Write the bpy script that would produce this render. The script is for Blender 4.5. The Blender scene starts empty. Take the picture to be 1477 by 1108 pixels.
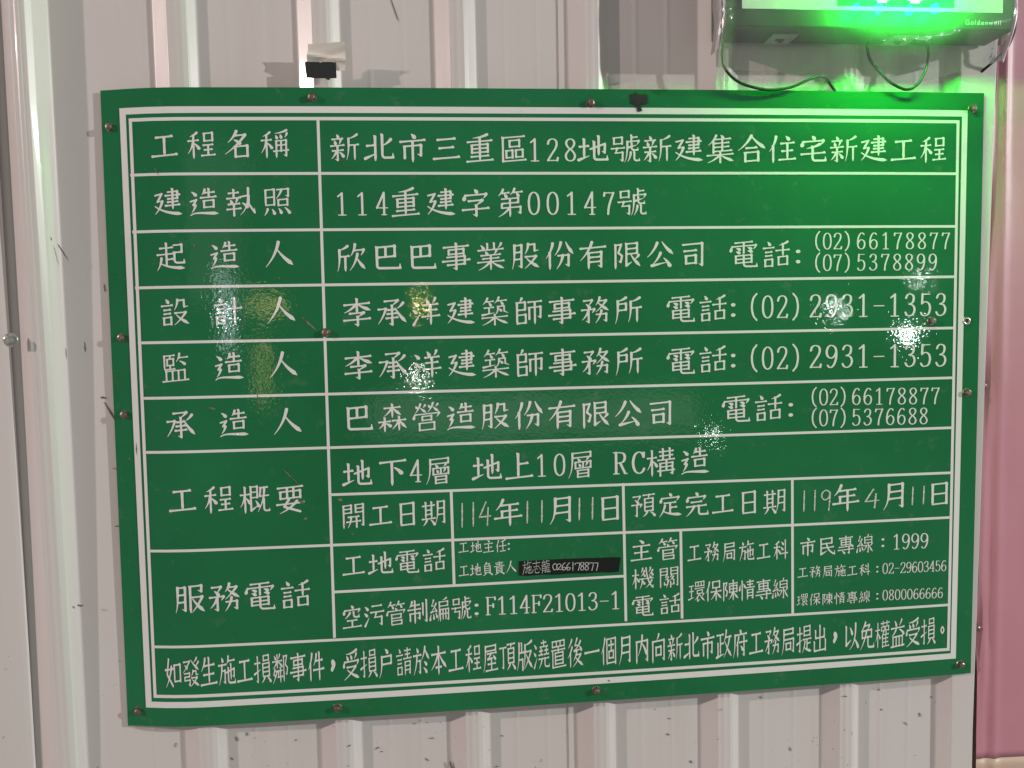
import bpy, bmesh, math, random
from mathutils import Vector, Matrix, noise
from mathutils.geometry import tessellate_polygon

scene = bpy.context.scene
COL = scene.collection

# ---------------------------------------------------------------- camera
CAM = [[0.995857, 0.02452, -0.087559, 0.384604], [-0.088888, 0.059683, -0.994252, -1.05635], [-0.019153, 0.997916, 0.061615, 1.619992], [0.0, 0.0, 0.0, 1.0]]
cam_data = bpy.data.cameras.new('camera')
cam_data.sensor_fit = 'HORIZONTAL'
cam_data.sensor_width = 36.0
cam_data.lens = 36.0 * 1150.0 / 1477.0
cam_data.clip_start = 0.02
cam_data.clip_end = 200.0
cam = bpy.data.objects.new('camera', cam_data)
cam.matrix_world = Matrix(CAM)
COL.objects.link(cam)
scene.camera = cam

# ---------------------------------------------------------------- night ambient
world = bpy.data.worlds.new('World')
scene.world = world
world.use_nodes = True
bg = world.node_tree.nodes['Background']
bg.inputs['Color'].default_value = (1.0, 0.955, 0.91, 1)
bg.inputs['Strength'].default_value = 0.21

# ---------------------------------------------------------------- exposure / render
scene.view_settings.view_transform = 'Standard'
scene.view_settings.look = 'None'
scene.view_settings.exposure = 0.0
scene.view_settings.gamma = 1.0
scene.view_settings.use_curve_mapping = False
scene.cycles.use_denoising = True
scene.cycles.max_bounces = 8
scene.cycles.transparent_max_bounces = 24
scene.cycles.sample_clamp_indirect = 4.0
scene.cycles.blur_glossy = 0.0

# ---------------------------------------------------------------- street lamps
def lamp(name, loc, power, col, radius):
    d = bpy.data.lights.new(name, 'POINT')
    d.energy = power; d.color = col; d.shadow_soft_size = radius
    o = bpy.data.objects.new(name, d); o.location = loc; COL.objects.link(o)
    return o
lamp('street_lamp_light', (-7.6, -3.1, 4.5), 1640, (1.0, 0.80, 0.775), 0.07)
lamp('street_lamp_light', (8.6, -3.7, 3.9), 2020, (0.985, 1.0, 0.955), 0.07)
REFL = [[-1.041, -3.834, 1.784], [0.245, -5.003, 1.865], [0.228, -4.999, 1.297], [3.302, -4.404, 1.755], [3.546, -3.735, 1.573], [4.461, -4.924, 2.018], [2.389, -4.691, 0.86], [-1.222, -5.839, 1.917], [-1.279, -5.828, 1.348], [1.15, -5.943, 0.922], [-1.734, -5.665, 2.559]]
LAMPS = [  # distant lamps mirrored in the glossy sheet: power, colour, radius
    (1.5, (0.85, 0.97, 1.0), 0.013), (2.4, (1.0, 0.84, 0.22), 0.014), (5.0, (1.0, 0.97, 0.90), 0.016),
    (3.6, (0.9, 1.0, 0.95), 0.015), (14, (0.9, 1.0, 0.97), 0.028), (4.0, (0.95, 1.0, 1.0), 0.014),
    (2.2, (0.95, 1.0, 0.97), 0.019)]
for (x, y, z), (p, c, r) in zip(REFL, LAMPS):
    lamp('distant_lamp_light', (x, y, z), p, c, r)
def tube_lamp(loc, power, col, w, h):
    d = bpy.data.lights.new('distant_area_light', 'AREA')
    d.shape = 'RECTANGLE'; d.size = w; d.size_y = h; d.energy = power; d.color = col
    o = bpy.data.objects.new('distant_area_light', d); o.location = loc
    o.rotation_euler = (Vector((0.4, 0, 1.5)) - Vector(loc)).to_track_quat('-Z', 'Y').to_euler(); COL.objects.link(o)
tube_lamp(REFL[0], 0.6, (0.88, 0.97, 1.0), 0.05, 0.50)      # white strip sign
tube_lamp(REFL[9], 1.9, (1.0, 0.96, 0.88), 2.9, 0.34)      # added dim panel, puts a pale reflected band on the board
tube_lamp(REFL[10], 0.8, (0.95, 1.0, 0.95), 0.7, 1.3)     # added dim panel, lightens the reflection at the board's left
tube_lamp(REFL[7], 0.65, (1.0, 0.80, 0.30), 0.30, 0.09)      # warm shop sign
tube_lamp(REFL[8], 0.6, (1.0, 0.82, 0.25), 0.10, 0.55)      # warm doorway

# ================================================================ helpers
def W(x, y, z=0.0):
    """board coordinates (x right, y down, z into the wall) -> world"""
    return Vector((x, z, 1.9 - y))

def obj(name, bm, mat, parent=None, smooth=False):
    me = bpy.data.meshes.new(name)
    bm.normal_update()
    bm.to_mesh(me); bm.free()
    me.materials.append(mat)
    if smooth:
        for p in me.polygons: p.use_smooth = True
    o = bpy.data.objects.new(name, me)
    COL.objects.link(o)
    if parent: o.parent = parent; o.matrix_parent_inverse = Matrix.Translation(parent.location).inverted()
    return o

def tag(o, label, cat, group=None):
    o['label'] = label; o['category'] = cat
    if group: o['group'] = group
    return o

def thing(name, label, cat, loc, group=None):
    o = bpy.data.objects.new(name, None)
    o.location = loc; o.empty_display_size = 0.05
    COL.objects.link(o)
    return tag(o, label, cat, group)

def quad(bm, pts):
    return bm.faces.new([bm.verts.new(p) for p in pts])

def add_box(bm, x0, x1, y0, y1, z0, z1):
    """box in board coordinates"""
    v = [bm.verts.new(W(x, y, z)) for x in (x0, x1) for y in (y0, y1) for z in (z0, z1)]
    for f in ((0,1,3,2),(4,6,7,5),(0,4,5,1),(2,3,7,6),(0,2,6,4),(1,5,7,3)):
        bm.faces.new([v[i] for i in f])
    return v

def bevel_all(bm, w, seg=2):
    bmesh.ops.recalc_face_normals(bm, faces=bm.faces)
    bmesh.ops.bevel(bm, geom=list(bm.edges), offset=w, segments=seg, affect='EDGES', profile=0.5, clamp_overlap=True)

def add_prism(bm, pts2, z0, z1, zf=None):
    """polygon in board x,y extruded in depth; zf(x,y) adds a surface offset"""
    f = zf or (lambda x, y: 0.0)
    a = [bm.verts.new(W(x, y, z0 + f(x, y))) for x, y in pts2]
    b = [bm.verts.new(W(x, y, z1 + f(x, y))) for x, y in pts2]
    tris = tessellate_polygon([[Vector((x, y, 0)) for x, y in pts2]])
    for t in tris:
        try:
            bm.faces.new([a[i] for i in t]); bm.faces.new([b[i] for i in reversed(t)])
        except ValueError: pass
    n = len(pts2)
    for i in range(n):
        bm.faces.new([a[i], a[(i+1) % n], b[(i+1) % n], b[i]])
    bmesh.ops.recalc_face_normals(bm, faces=bm.faces)

def catmull(P, k=10):
    P = [Vector(p) for p in P]
    Q = [2*P[0]-P[1]] + P + [2*P[-1]-P[-2]]
    out = []
    for i in range(1, len(Q)-2):
        a, b, c, d = Q[i-1:i+3]
        for j in range(k):
            t = j/k
            out.append(0.5*((2*b)+(c-a)*t+(2*a-5*b+4*c-d)*t*t+(3*b-a-3*c+d)*t**3))
    out.append(P[-1])
    return out

def add_tube(bm, pts, r, seg=10):
    rings = []
    up = Vector((0, -1, 0))
    for i, p in enumerate(pts):
        t = (pts[min(i+1, len(pts)-1)] - pts[max(i-1, 0)]).normalized()
        n = (up - t*up.dot(t))
        if n.length < 1e-4: n = Vector((1, 0, 0)) - t*t.x
        n.normalize(); b = t.cross(n)
        rings.append([bm.verts.new(p + (n*math.cos(2*math.pi*k/seg) + b*math.sin(2*math.pi*k/seg))*r) for k in range(seg)])
    for a, b in zip(rings, rings[1:]):
        for k in range(seg):
            bm.faces.new([a[k], a[(k+1) % seg], b[(k+1) % seg], b[k]])
    bm.faces.new(rings[0]); bm.faces.new(list(reversed(rings[-1])))
    bmesh.ops.recalc_face_normals(bm, faces=bm.faces)

# ---------------------------------------------------------------- materials
def new_mat(name):
    m = bpy.data.materials.new(name); m.use_nodes = True
    nt = m.node_tree
    return m, nt, nt.nodes['Principled BSDF']

def N(nt, typ, **kw):
    n = nt.nodes.new(typ)
    for k, v in kw.items():
        if k.startswith('i_'): n.inputs[k[2:].replace('_', ' ')].default_value = v
        else: setattr(n, k, v)
    return n

def coords(nt, scale=(1, 1, 1)):
    tc = nt.nodes.new('ShaderNodeTexCoord')
    mp = nt.nodes.new('ShaderNodeMapping'); mp.inputs['Scale'].default_value = scale
    nt.links.new(tc.outputs['Object'], mp.inputs['Vector'])
    return mp.outputs['Vector']

def noise_tex(nt, scale, detail=3.0, rough=0.55, sc=(1, 1, 1)):
    n = N(nt, 'ShaderNodeTexNoise')
    n.inputs['Scale'].default_value = scale; n.inputs['Detail'].default_value = detail; n.inputs['Roughness'].default_value = rough
    nt.links.new(coords(nt, sc), n.inputs['Vector'])
    return n.outputs['Fac']

def ramp(nt, fac, p0, c0, p1, c1):
    r = N(nt, 'ShaderNodeValToRGB')
    r.color_ramp.elements[0].position = p0; r.color_ramp.elements[0].color = (*c0, 1)
    r.color_ramp.elements[1].position = p1; r.color_ramp.elements[1].color = (*c1, 1)
    nt.links.new(fac, r.inputs['Fac'])
    return r.outputs['Color']

def mixc(nt, fac, a, b):
    m = N(nt, 'ShaderNodeMix', data_type='RGBA')
    nt.links.new(fac, m.inputs['Factor'])
    for s, v in ((m.inputs['A'], a), (m.inputs['B'], b)):
        if isinstance(v, tuple): s.default_value = (*v, 1)
        else: nt.links.new(v, s)
    return m.outputs['Result']

def bump(nt, bsdf, height, strength, dist, prev=None):
    b = N(nt, 'ShaderNodeBump'); b.inputs['Strength'].default_value = strength; b.inputs['Distance'].default_value = dist
    nt.links.new(height, b.inputs['Height'])
    if prev: nt.links.new(prev, b.inputs['Normal'])
    nt.links.new(b.outputs['Normal'], bsdf.inputs['Normal'])
    return b.outputs['Normal']

def mat_simple(name, c, rough=0.5, metal=0.0, var=0.12, scale=60, bstr=0.0):
    m, nt, b = new_mat(name)
    f = noise_tex(nt, scale)
    nt.links.new(ramp(nt, f, 0.3, tuple(v*(1-var) for v in c), 0.7, tuple(min(1, v*(1+var)) for v in c)), b.inputs['Base Color'])
    b.inputs['Roughness'].default_value = rough; b.inputs['Metallic'].default_value = metal
    if bstr: bump(nt, b, f, bstr, 0.001)
    return m

# painted corrugated steel: off-white gloss enamel, faint stains, tiny flecks of dirt
def mat_wall():
    m, nt, b = new_mat('white_enamelled_steel')
    broad = noise_tex(nt, 2.2, 4, 0.6, (1, 1, 0.35))
    streak = noise_tex(nt, 26, 4, 0.6, (1, 1, 0.05))
    base = ramp(nt, broad, 0.30, (0.665, 0.620, 0.595), 0.72, (0.715, 0.680, 0.660))
    base = mixc(nt, ramp(nt, streak, 0.52, (0, 0, 0), 0.80, (0.28, 0.28, 0.28)), base, (0.54, 0.50, 0.45))
    speck = noise_tex(nt, 150, 1.5, 0.4, (1, 1, 1.5))
    patch = noise_tex(nt, 6, 2, 0.5)
    sm = N(nt, 'ShaderNodeMath', operation='MULTIPLY')
    nt.links.new(ramp(nt, speck, 0.735, (0, 0, 0), 0.76, (0.75, 0.75, 0.75)), sm.inputs[0])
    tcz = nt.nodes.new('ShaderNodeTexCoord'); sz = nt.nodes.new('ShaderNodeSeparateXYZ')
    nt.links.new(tcz.outputs['Object'], sz.inputs[0])
    low = N(nt, 'ShaderNodeMapRange'); nt.links.new(sz.outputs['Z'], low.inputs['Value'])
    low.inputs['From Min'].default_value = 1.05; low.inputs['From Max'].default_value = 1.30; low.inputs['To Min'].default_value = 1.0; low.inputs['To Max'].default_value = 0.0
    sm2 = N(nt, 'ShaderNodeMath', operation='MULTIPLY'); nt.links.new(sm.outputs[0], sm2.inputs[0]); nt.links.new(low.outputs[0], sm2.inputs[1])
    nt.links.new(ramp(nt, patch, 0.48, (0, 0, 0), 0.58, (1, 1, 1)), sm.inputs[1])
    base = mixc(nt, sm2.outputs[0], base, (0.16, 0.13, 0.11))
    nt.links.new(base, b.inputs['Base Color'])
    b.inputs['Roughness'].default_value = 0.34
    b.inputs['Specular IOR Level'].default_value = 0.42
    b.inputs['Coat Weight'].default_value = 0.12; b.inputs['Coat Roughness'].default_value = 0.07
    n1 = bump(nt, b, noise_tex(nt, 9, 2, 0.5, (1, 1, 0.5)), 0.30, 0.005)
    bump(nt, b, noise_tex(nt, 420, 2, 0.5), 0.10, 0.0006, n1)
    return m

def mat_sheet(name, c0, c1, rough=0.024):
    m, nt, b = new_mat(name)
    broad = noise_tex(nt, 3.0, 5, 0.65)
    base = ramp(nt, broad, 0.32, c0, 0.70, c1)
    grime = noise_tex(nt, 38, 5, 0.7)
    base = mixc(nt, ramp(nt, grime, 0.60, (0, 0, 0), 0.80, (0.22, 0.22, 0.22)), base, (0.30, 0.30, 0.26))
    nt.links.new(base, b.inputs['Base Color'])
    b.inputs['Roughness'].default_value = rough
    rr = ramp(nt, noise_tex(nt, 11, 4, 0.6), 0.35, (rough*0.75,)*3, 0.75, (rough*2.0,)*3)
    nt.links.new(rr, b.inputs['Roughness'])
    n1 = bump(nt, b, noise_tex(nt, 10, 2, 0.5), 0.18, 0.0030)
    bump(nt, b, noise_tex(nt, 210, 2.0, 0.6), 0.60, 0.00014, n1)
    return m

M_WALL = mat_wall()
M_GREEN = mat_sheet('green_printed_sheet', (0.006, 0.146, 0.047), (0.013, 0.192, 0.070))
M_PRINT = mat_sheet('white_print', (0.79, 0.79, 0.765), (0.84, 0.84, 0.82))
M_MARKER = mat_simple('faded_marker', (0.60, 0.63, 0.57), 0.5, 0, 0.35, 500)
M_CHALK = mat_simple('white_marker', (0.66, 0.66, 0.64), 0.5, 0, 0.2, 500)
M_EDGE = mat_simple('sheet_edge', (0.30, 0.31, 0.27), 0.4)
M_SCREW = mat_simple('zinc_screw', (0.26, 0.22, 0.18), 0.38, 0.85, 0.4, 300)
M_RIVET = mat_simple('bright_rivet', (0.75, 0.75, 0.72), 0.25, 0.9, 0.2, 300)
M_HOLE_SHADE = mat_simple('painted_hole_shade', (0.02, 0.018, 0.016), 0.7)  # flat dark colour that paints in the shade of holes
M_TAPE = mat_simple('black_cloth_tape', (0.016, 0.018, 0.020), 0.55, 0, 0.3, 700, 0.3)
M_STRIP = mat_simple('black_vinyl_tape', (0.006, 0.009, 0.008), 0.25, 0, 0.3, 200, 0.1)
M_PAPER = mat_simple('cream_paper_tape', (0.80, 0.74, 0.66), 0.75, 0, 0.06, 60, 0.15)
M_POST = mat_simple('brown_primer_steel', (0.42, 0.31, 0.28), 0.6)
M_CABLE = mat_simple('black_cable', (0.02, 0.022, 0.022), 0.4)
M_CASE = mat_simple('black_display_case', (0.022, 0.034, 0.026), 0.38, 0, 0.2, 200)
M_PANEL = mat_simple('pale_display_panel', (0.72, 0.74, 0.72), 0.4, 0, 0.03)
M_SCUFF = mat_simple('dirt_scuff', (0.17, 0.145, 0.125), 0.8, 0, 0.5, 200)
M_SCRATCH = mat_simple('scratched_print', (0.16, 0.17, 0.12), 0.7, 0, 0.5, 300)
M_BRACKET = mat_simple('grey_bracket_steel', (0.42, 0.42, 0.40), 0.4, 0.3)
M_CREAM = mat_simple('cream_printed_band', (0.62, 0.45, 0.36), 0.45, 0, 0.04, 12)

def mat_pink():
    m, nt, b = new_mat('pink_printed_sheet')
    f = noise_tex(nt, 4, 4, 0.6)
    nt.links.new(ramp(nt, f, 0.3, (0.56, 0.240, 0.300), 0.7, (0.61, 0.275, 0.345)), b.inputs['Base Color'])
    b.inputs['Roughness'].default_value = 0.42
    bump(nt, b, noise_tex(nt, 16, 3, 0.5), 0.25, 0.003)
    return m
M_PINK = mat_pink()

def mat_emit(name, c, s):
    m = bpy.data.materials.new(name); m.use_nodes = True
    nt = m.node_tree; nt.nodes.clear()
    e = nt.nodes.new('ShaderNodeEmission'); e.inputs['Color'].default_value = (*c, 1); e.inputs['Strength'].default_value = s
    o = nt.nodes.new('ShaderNodeOutputMaterial'); nt.links.new(e.outputs[0], o.inputs['Surface'])
    return m
M_LED_ON = mat_emit('lit_green_leds', (0.45, 1.0, 0.80), 12.0)
M_LED_DIM = mat_emit('dim_green_leds', (0.01, 1.0, 0.15), 0.9)

def mat_film():
    m = bpy.data.materials.new('clear_plastic_film'); m.use_nodes = True
    nt = m.node_tree; nt.nodes.clear()
    tr = nt.nodes.new('ShaderNodeBsdfTransparent'); tr.inputs['Color'].default_value = (0.97, 0.98, 0.97, 1)
    tl0 = nt.nodes.new('ShaderNodeBsdfTranslucent'); tl0.inputs['Color'].default_value = (0.9, 0.92, 0.9, 1)
    df = nt.nodes.new('ShaderNodeBsdfDiffuse'); df.inputs['Color'].default_value = (0.9, 0.92, 0.9, 1)
    tl = nt.nodes.new('ShaderNodeMixShader'); nt.links.new(tl0.outputs[0], tl.inputs[1]); nt.links.new(df.outputs[0], tl.inputs[2])
    gl = nt.nodes.new('ShaderNodeBsdfGlossy'); gl.inputs['Roughness'].default_value = 0.10
    fr = nt.nodes.new('ShaderNodeFresnel'); fr.inputs['IOR'].default_value = 1.40
    mx = nt.nodes.new('ShaderNodeMixShader'); mx2 = nt.nodes.new('ShaderNodeMixShader')
    f = noise_tex(nt, 22, 4, 0.6)
    rr = ramp(nt, f, 0.3, (0.085,)*3, 0.78, (0.20,)*3)  # milky share put in so the film carries the green glow
    nt.links.new(rr, mx.inputs['Fac'])
    nt.links.new(tr.outputs[0], mx.inputs[1]); nt.links.new(tl.outputs[0], mx.inputs[2])
    nt.links.new(fr.outputs[0], mx2.inputs['Fac'])
    nt.links.new(mx.outputs[0], mx2.inputs[1]); nt.links.new(gl.outputs[0], mx2.inputs[2])
    b = nt.nodes.new('ShaderNodeBump'); b.inputs['Strength'].default_value = 0.35; b.inputs['Distance'].default_value = 0.003
    nt.links.new(noise_tex(nt, 45, 3, 0.6), b.inputs['Height'])
    nt.links.new(b.outputs['Normal'], gl.inputs['Normal']); nt.links.new(b.outputs['Normal'], fr.inputs['Normal'])
    o = nt.nodes.new('ShaderNodeOutputMaterial'); nt.links.new(mx2.outputs[0], o.inputs['Surface'])
    return m
M_FILM = mat_film()

# ================================================================ the corrugated steel hoarding
ZC, ZP = 0.0035, 0.0160          # crown and pan depth of the profile
def fillet(pts, r=0.0018, seg=4):
    out = [pts[0]]
    for i in range(1, len(pts)-1):
        p0, p, p1 = Vector(pts[i-1]), Vector(pts[i]), Vector(pts[i+1])
        a = (p0-p); b = (p1-p); la, lb = a.length, b.length
        d = min(r, la*0.45, lb*0.45); a.normalize(); b.normalize()
        s, e = p+a*d, p+b*d
        for k in range(seg+1):
            t = k/seg
            q = s*(1-t)**2 + p*(2*t*(1-t)) + e*t*t
            out.append((q.x, q.y))
    out.append(pts[-1])
    return out

def rib(x, w=0.0545, run=0.0165, zc=ZC):
    """trapezoid rib starting at x: list of (x, z) with small stiffening beads"""
    rl, rr = run*1.28, run*0.98
    c = w - rl - rr
    return [(x, ZP), (x+rl*0.80, zc+0.0028), (x+rl, zc+0.0003), (x+rl+0.002, zc+0.0005), (x+rl+c*0.30, zc+0.0005), (x+rl+c*0.40, zc),
            (x+rl+c*0.62, zc), (x+rl+c*0.70, zc+0.0005), (x+w-rr-0.002, zc+0.0005), (x+w-rr, zc+0.0003), (x+w-rr*0.62, zc+0.0036), (x+w-rr*0.54, zc+0.0052), (x+w, ZP)]

def pan_bead(x):
    return [(x-0.0045, ZP), (x-0.0008, ZP-0.00035), (x+0.0008, ZP-0.00035), (x+0.0045, ZP)]

def sheet_from(profile, dz, y0, y1, rows, zmod=None):
    prof = fillet(profile)
    bm = bmesh.new()
    prev = None
    for j in range(rows+1):
        y = y0 + (y1-y0)*j/rows
        row = []
        for x, z in prof:
            zz = z + dz
            if zmod: zz = zmod(x, y, zz)
            xe = x + (max(0.0, 0.88-y)*0.020 if x > 1.12 else 0.0)
            row.append(bm.verts.new(W(xe + 0.0004*math.sin(y*5+x*3), y, zz)))
        if prev:
            for k in range(len(row)-1):
                bm.faces.new([prev[k], prev[k+1], row[k+1], row[k]])
        prev = row
    # thickness
    bmesh.ops.recalc_face_normals(bm, faces=bm.faces)
    if sum(f.normal.y for f in bm.faces) > 0:
        bmesh.ops.reverse_faces(bm, faces=bm.faces)
    bmesh.ops.solidify(bm, geom=list(bm.faces), thickness=0.0006)
    return bm

fence = thing('corrugated_fence', 'white painted corrugated steel construction hoarding behind the green notice board', 'fence', W(0.4, 1.6, 0.02))
Y0F, Y1F = -0.75, 1.60
prof = [(-0.30, ZP)]
r0 = rib(-0.1515, 0.0565, 0.0175)
prof = [(-0.1850, ZP)] + r0 + pan_bead(-0.008)
for x in (0.0310, 0.2100, 0.3850):
    prof += rib(x) + pan_bead(x+0.092) + pan_bead(x+0.135)
prof += [(0.575, ZP)]
def wall_mod(x, y, z):
    # the leftmost rib stands prouder towards its top, where the sheet has bowed out
    if x < -0.02:
        k = min(1.0, max(0.0, (0.95-y)/1.0))
        z = ZP + (z-ZP)*(1 + 1.05*k)
    return z
obj('sheet', sheet_from(prof, 0.0, Y0F, Y1F, 16, wall_mod), M_WALL, fence)
prof = [(0.5490, ZP+0.0001), (0.5492, ZP-0.0004)] + rib(0.5612)
for x in (0.7380, 0.9160):
    prof += pan_bead(x-0.085) + pan_bead(x-0.042) + rib(x)
prof += pan_bead(1.0035) + pan_bead(1.046) + [(1.0885, ZP), (1.1020, ZC+0.0028), (1.1045, ZC+0.0004), (1.1370, ZC), (1.1382, ZC+0.002), (1.1384, 0.030)]
obj('sheet', sheet_from(prof, -0.0012, Y0F, Y1F, 16), M_WALL, fence)
prof = [(-0.75, ZP-0.003), (-0.48, ZP-0.003), (-0.46, ZC-0.004), (-0.43, ZC-0.004), (-0.41, ZP-0.003), (-0.1745, ZP-0.003), (-0.1690, ZP-0.0020), (-0.1672, ZP+0.0004)]
def left_mod(x, y, z):
    k = min(1.0, max(0.0, (0.95-y)/1.1))
    return z - 0.006*k
obj('sheet', sheet_from([(x+0.0065, z) for x, z in prof], -0.0012, Y0F, Y1F, 16, left_mod), M_WALL, fence)

def wall_z(x, y):
    """approximate front of the wall under x"""
    for x0 in (0.031, 0.21, 0.385, 0.5612, 0.738, 0.916):
        if x0 < x < x0+0.0545:
            t = min(x-x0, x0+0.0545-x)/0.0165
            return ZP + (ZC-ZP)*min(1, t)
    return ZP

# wall bolt with a washer on the leftmost rib
def screw_head(bm, c, nrm_z, r=0.0052, h=0.0042, washer=0.0072):
    def disc(rad, z0, z1, seg, rot=0.0, chamf=0.0):
        a = [bm.verts.new(W(c[0]+rad*math.cos(rot+2*math.pi*k/seg), c[1]+rad*math.sin(rot+2*math.pi*k/seg), z0)) for k in range(seg)]
        b = [bm.verts.new(W(c[0]+(rad-chamf)*math.cos(rot+2*math.pi*k/seg), c[1]+(rad-chamf)*math.sin(rot+2*math.pi*k/seg), z1)) for k in range(seg)]
        for k in range(seg): bm.faces.new([a[k], a[(k+1) % seg], b[(k+1) % seg], b[k]])
        bm.faces.new(a); bm.faces.new(b)
    rot = c[0]*57.0
    disc(washer, nrm_z, nrm_z-0.0010, 20, 0, 0.0007)
    disc(r, nrm_z-0.0009, nrm_z-0.0009-h, 6, rot, 0.0)
    disc(r*0.93, nrm_z-0.0008-h, nrm_z-0.0016-h, 12, rot, 0.0016)
    bmesh.ops.recalc_face_normals(bm, faces=bm.faces)

bm = bmesh.new(); screw_head(bm, (-0.1500, 0.2745), -0.008, 0.0062, 0.006, 0.0090)
obj('bolt', bm, mat_simple('dull_zinc', (0.45, 0.44, 0.43), 0.35, 0.7, 0.3, 300), fence)

# scuffs and flecks of dirt stuck on the paint: irregular slivers of real thickness
rnd = random.Random(7)
bm = bmesh.new()
def sliver(x, y, l, w, ang, z):
    n = 7; pts = []
    for k in range(n):
        t = k/(n-1); pts.append((t-0.5, 0.5*math.sin(math.pi*t)**0.6*(0.6+0.8*rnd.random())))
    for k in range(n-2, 0, -1):
        t = k/(n-1); pts.append((t-0.5, -0.5*math.sin(math.pi*t)**0.6*(0.6+0.8*rnd.random())))
    ca, sa = math.cos(ang), math.sin(ang)
    add_prism(bm, [(x+l*a*ca-w*b*sa, y+l*a*sa+w*b*ca) for a, b in pts], z-0.0002, z-0.0006)
for i in range(62):
    x = rnd.uniform(-0.04, 1.12); y = 0.79 + 0.16*rnd.random()**1.1
    z = wall_z(x, y)
    if ZC+0.0012 < z < ZP-0.0008: continue
    z -= 0.0012 if x > 0.55 else 0.0
    sliver(x, y, rnd.uniform(0.0012, 0.0085)*(0.5+0.7*rnd.random()), rnd.uniform(0.0008, 0.0018), rnd.choice([0.0, 0.5, 0.7, -0.2, 1.2])+rnd.gauss(0, 0.3), z-0.0004)
for (x, y, l, w, a, z) in [(-0.052, 0.351, 0.008, 0.0028, 0.2, ZP), (-0.044, 0.371, 0.033, 0.0022, 1.1, ZP), (-0.040, 0.445, 0.012, 0.001, 0.3, ZP),
                           (0.3856, 0.873, 0.018, 0.004, 1.2, ZP-0.003), (-0.104, 0.145, 0.012, 0.003, 1.0, ZP-0.010), (-0.088, 0.165, 0.026, 0.0016, 1.05, ZP-0.01),
                           (-0.066, 0.285, 0.014, 0.0022, 1.5, ZP-0.013), (-0.044, 0.21, 0.010, 0.0012, 1.5, ZP), (0.335, -0.145, 0.032, 0.0011, 1.25, ZP),
                           (-0.09, 0.62, 0.008, 0.003, 0.1, ZP-0.01), (-0.042, 0.52, 0.009, 0.0013, 0.0, ZP), (-0.036, 0.60, 0.012, 0.0012, 1.4, ZP)]:
    sliver(x, y, l, w, a, z)
obj('scuff_marks', bm, M_SCUFF, fence)['kind'] = 'stuff'

# steel post seen in the gap at the right end
bm = bmesh.new(); add_box(bm, 1.125, 1.190, Y0F, Y1F, 0.034, 0.080)
tag(obj('steel_post', bm, M_POST), 'dark brown steel post in the narrow gap between white hoarding and pink sheet', 'post')

# ---------------------------------------------------------------- pink sheet to the right
pink = thing('pink_hoarding_sheet', 'dusky pink printed sheet with puckered screwed edge right of the notice board', 'hoarding', W(1.4, 1.6, 0.01))
SCR_P = [(1.1490, 0.119), (1.1492, 0.3652), (1.1450, 0.7155), (1.152, -0.32)]
def pink_z(x, y):
    t = x - 1.1480
    z = 0.0040 - 0.0030*math.exp(-((t-0.0235)/0.0055)**2) + 0.0015*math.exp(-((t-0.012)/0.0060)**2)
    for sx, sy in SCR_P:
        d2 = ((x-sx)/0.013)**2 + ((y-sy)/0.045)**2
        z += 0.0065*math.exp(-d2)
        z -= 0.0038*math.exp(-(((x-sx-0.010)/0.006)**2 + ((y-sy-0.03)/0.06)**2))
    z += 0.0020*noise.noise(Vector((x*7, y*3.0, 2.0))) + 0.0012*noise.noise(Vector((x*22, y*7, 5.0)))
    return z
def pink_edge(y):
    def sm(t): t = min(1.0, max(0.0, t)); return t*t*(3-2*t)
    e = 1.1400 + 0.0195*sm((0.16-y)/0.22) + 0.0050*sm((y-0.45)/0.25)
    e += 0.0018*noise.noise(Vector((y*6, 1.0, 0)))
    for sx, sy in SCR_P[:1]: e -= 0.0060*math.exp(-((y-sy)/0.05)**2)
    return e
def pink_part(y0, y1, rows, mat, name, dz=0.0):
    bm = bmesh.new(); prev = None; cols = 60
    for j in range(rows+1):
        y = y0+(y1-y0)*j/rows; e = pink_edge(y); row = []
        for i in range(cols+1):
            u = i/cols; x = e + (1.95-e)*u**2.6
            row.append(bm.verts.new(W(x, y, pink_z(x, y)+dz)))
        if prev:
            for k in range(cols): bm.faces.new([prev[k], prev[k+1], row[k+1], row[k]])
        prev = row
    bmesh.ops.recalc_face_normals(bm, faces=bm.faces)
    if sum(f.normal.y for f in bm.faces) > 0: bmesh.ops.reverse_faces(bm, faces=bm.faces)
    bmesh.ops.solidify(bm, geom=list(bm.faces), thickness=0.0008)
    return obj(name, bm, mat, pink, True)
pink_part(-0.75, 0.9085, 150, M_PINK, 'sheet')
pink_part(0.9087, 1.60, 60, M_CREAM, 'bottom_band')
for sx, sy in SCR_P[:3]:
    bm = bmesh.new(); screw_head(bm, (sx, sy), pink_z(sx, sy)-0.0005, 0.0040, 0.0045, 0.0052)
    obj('screw', bm, M_SCREW, pink)

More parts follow.
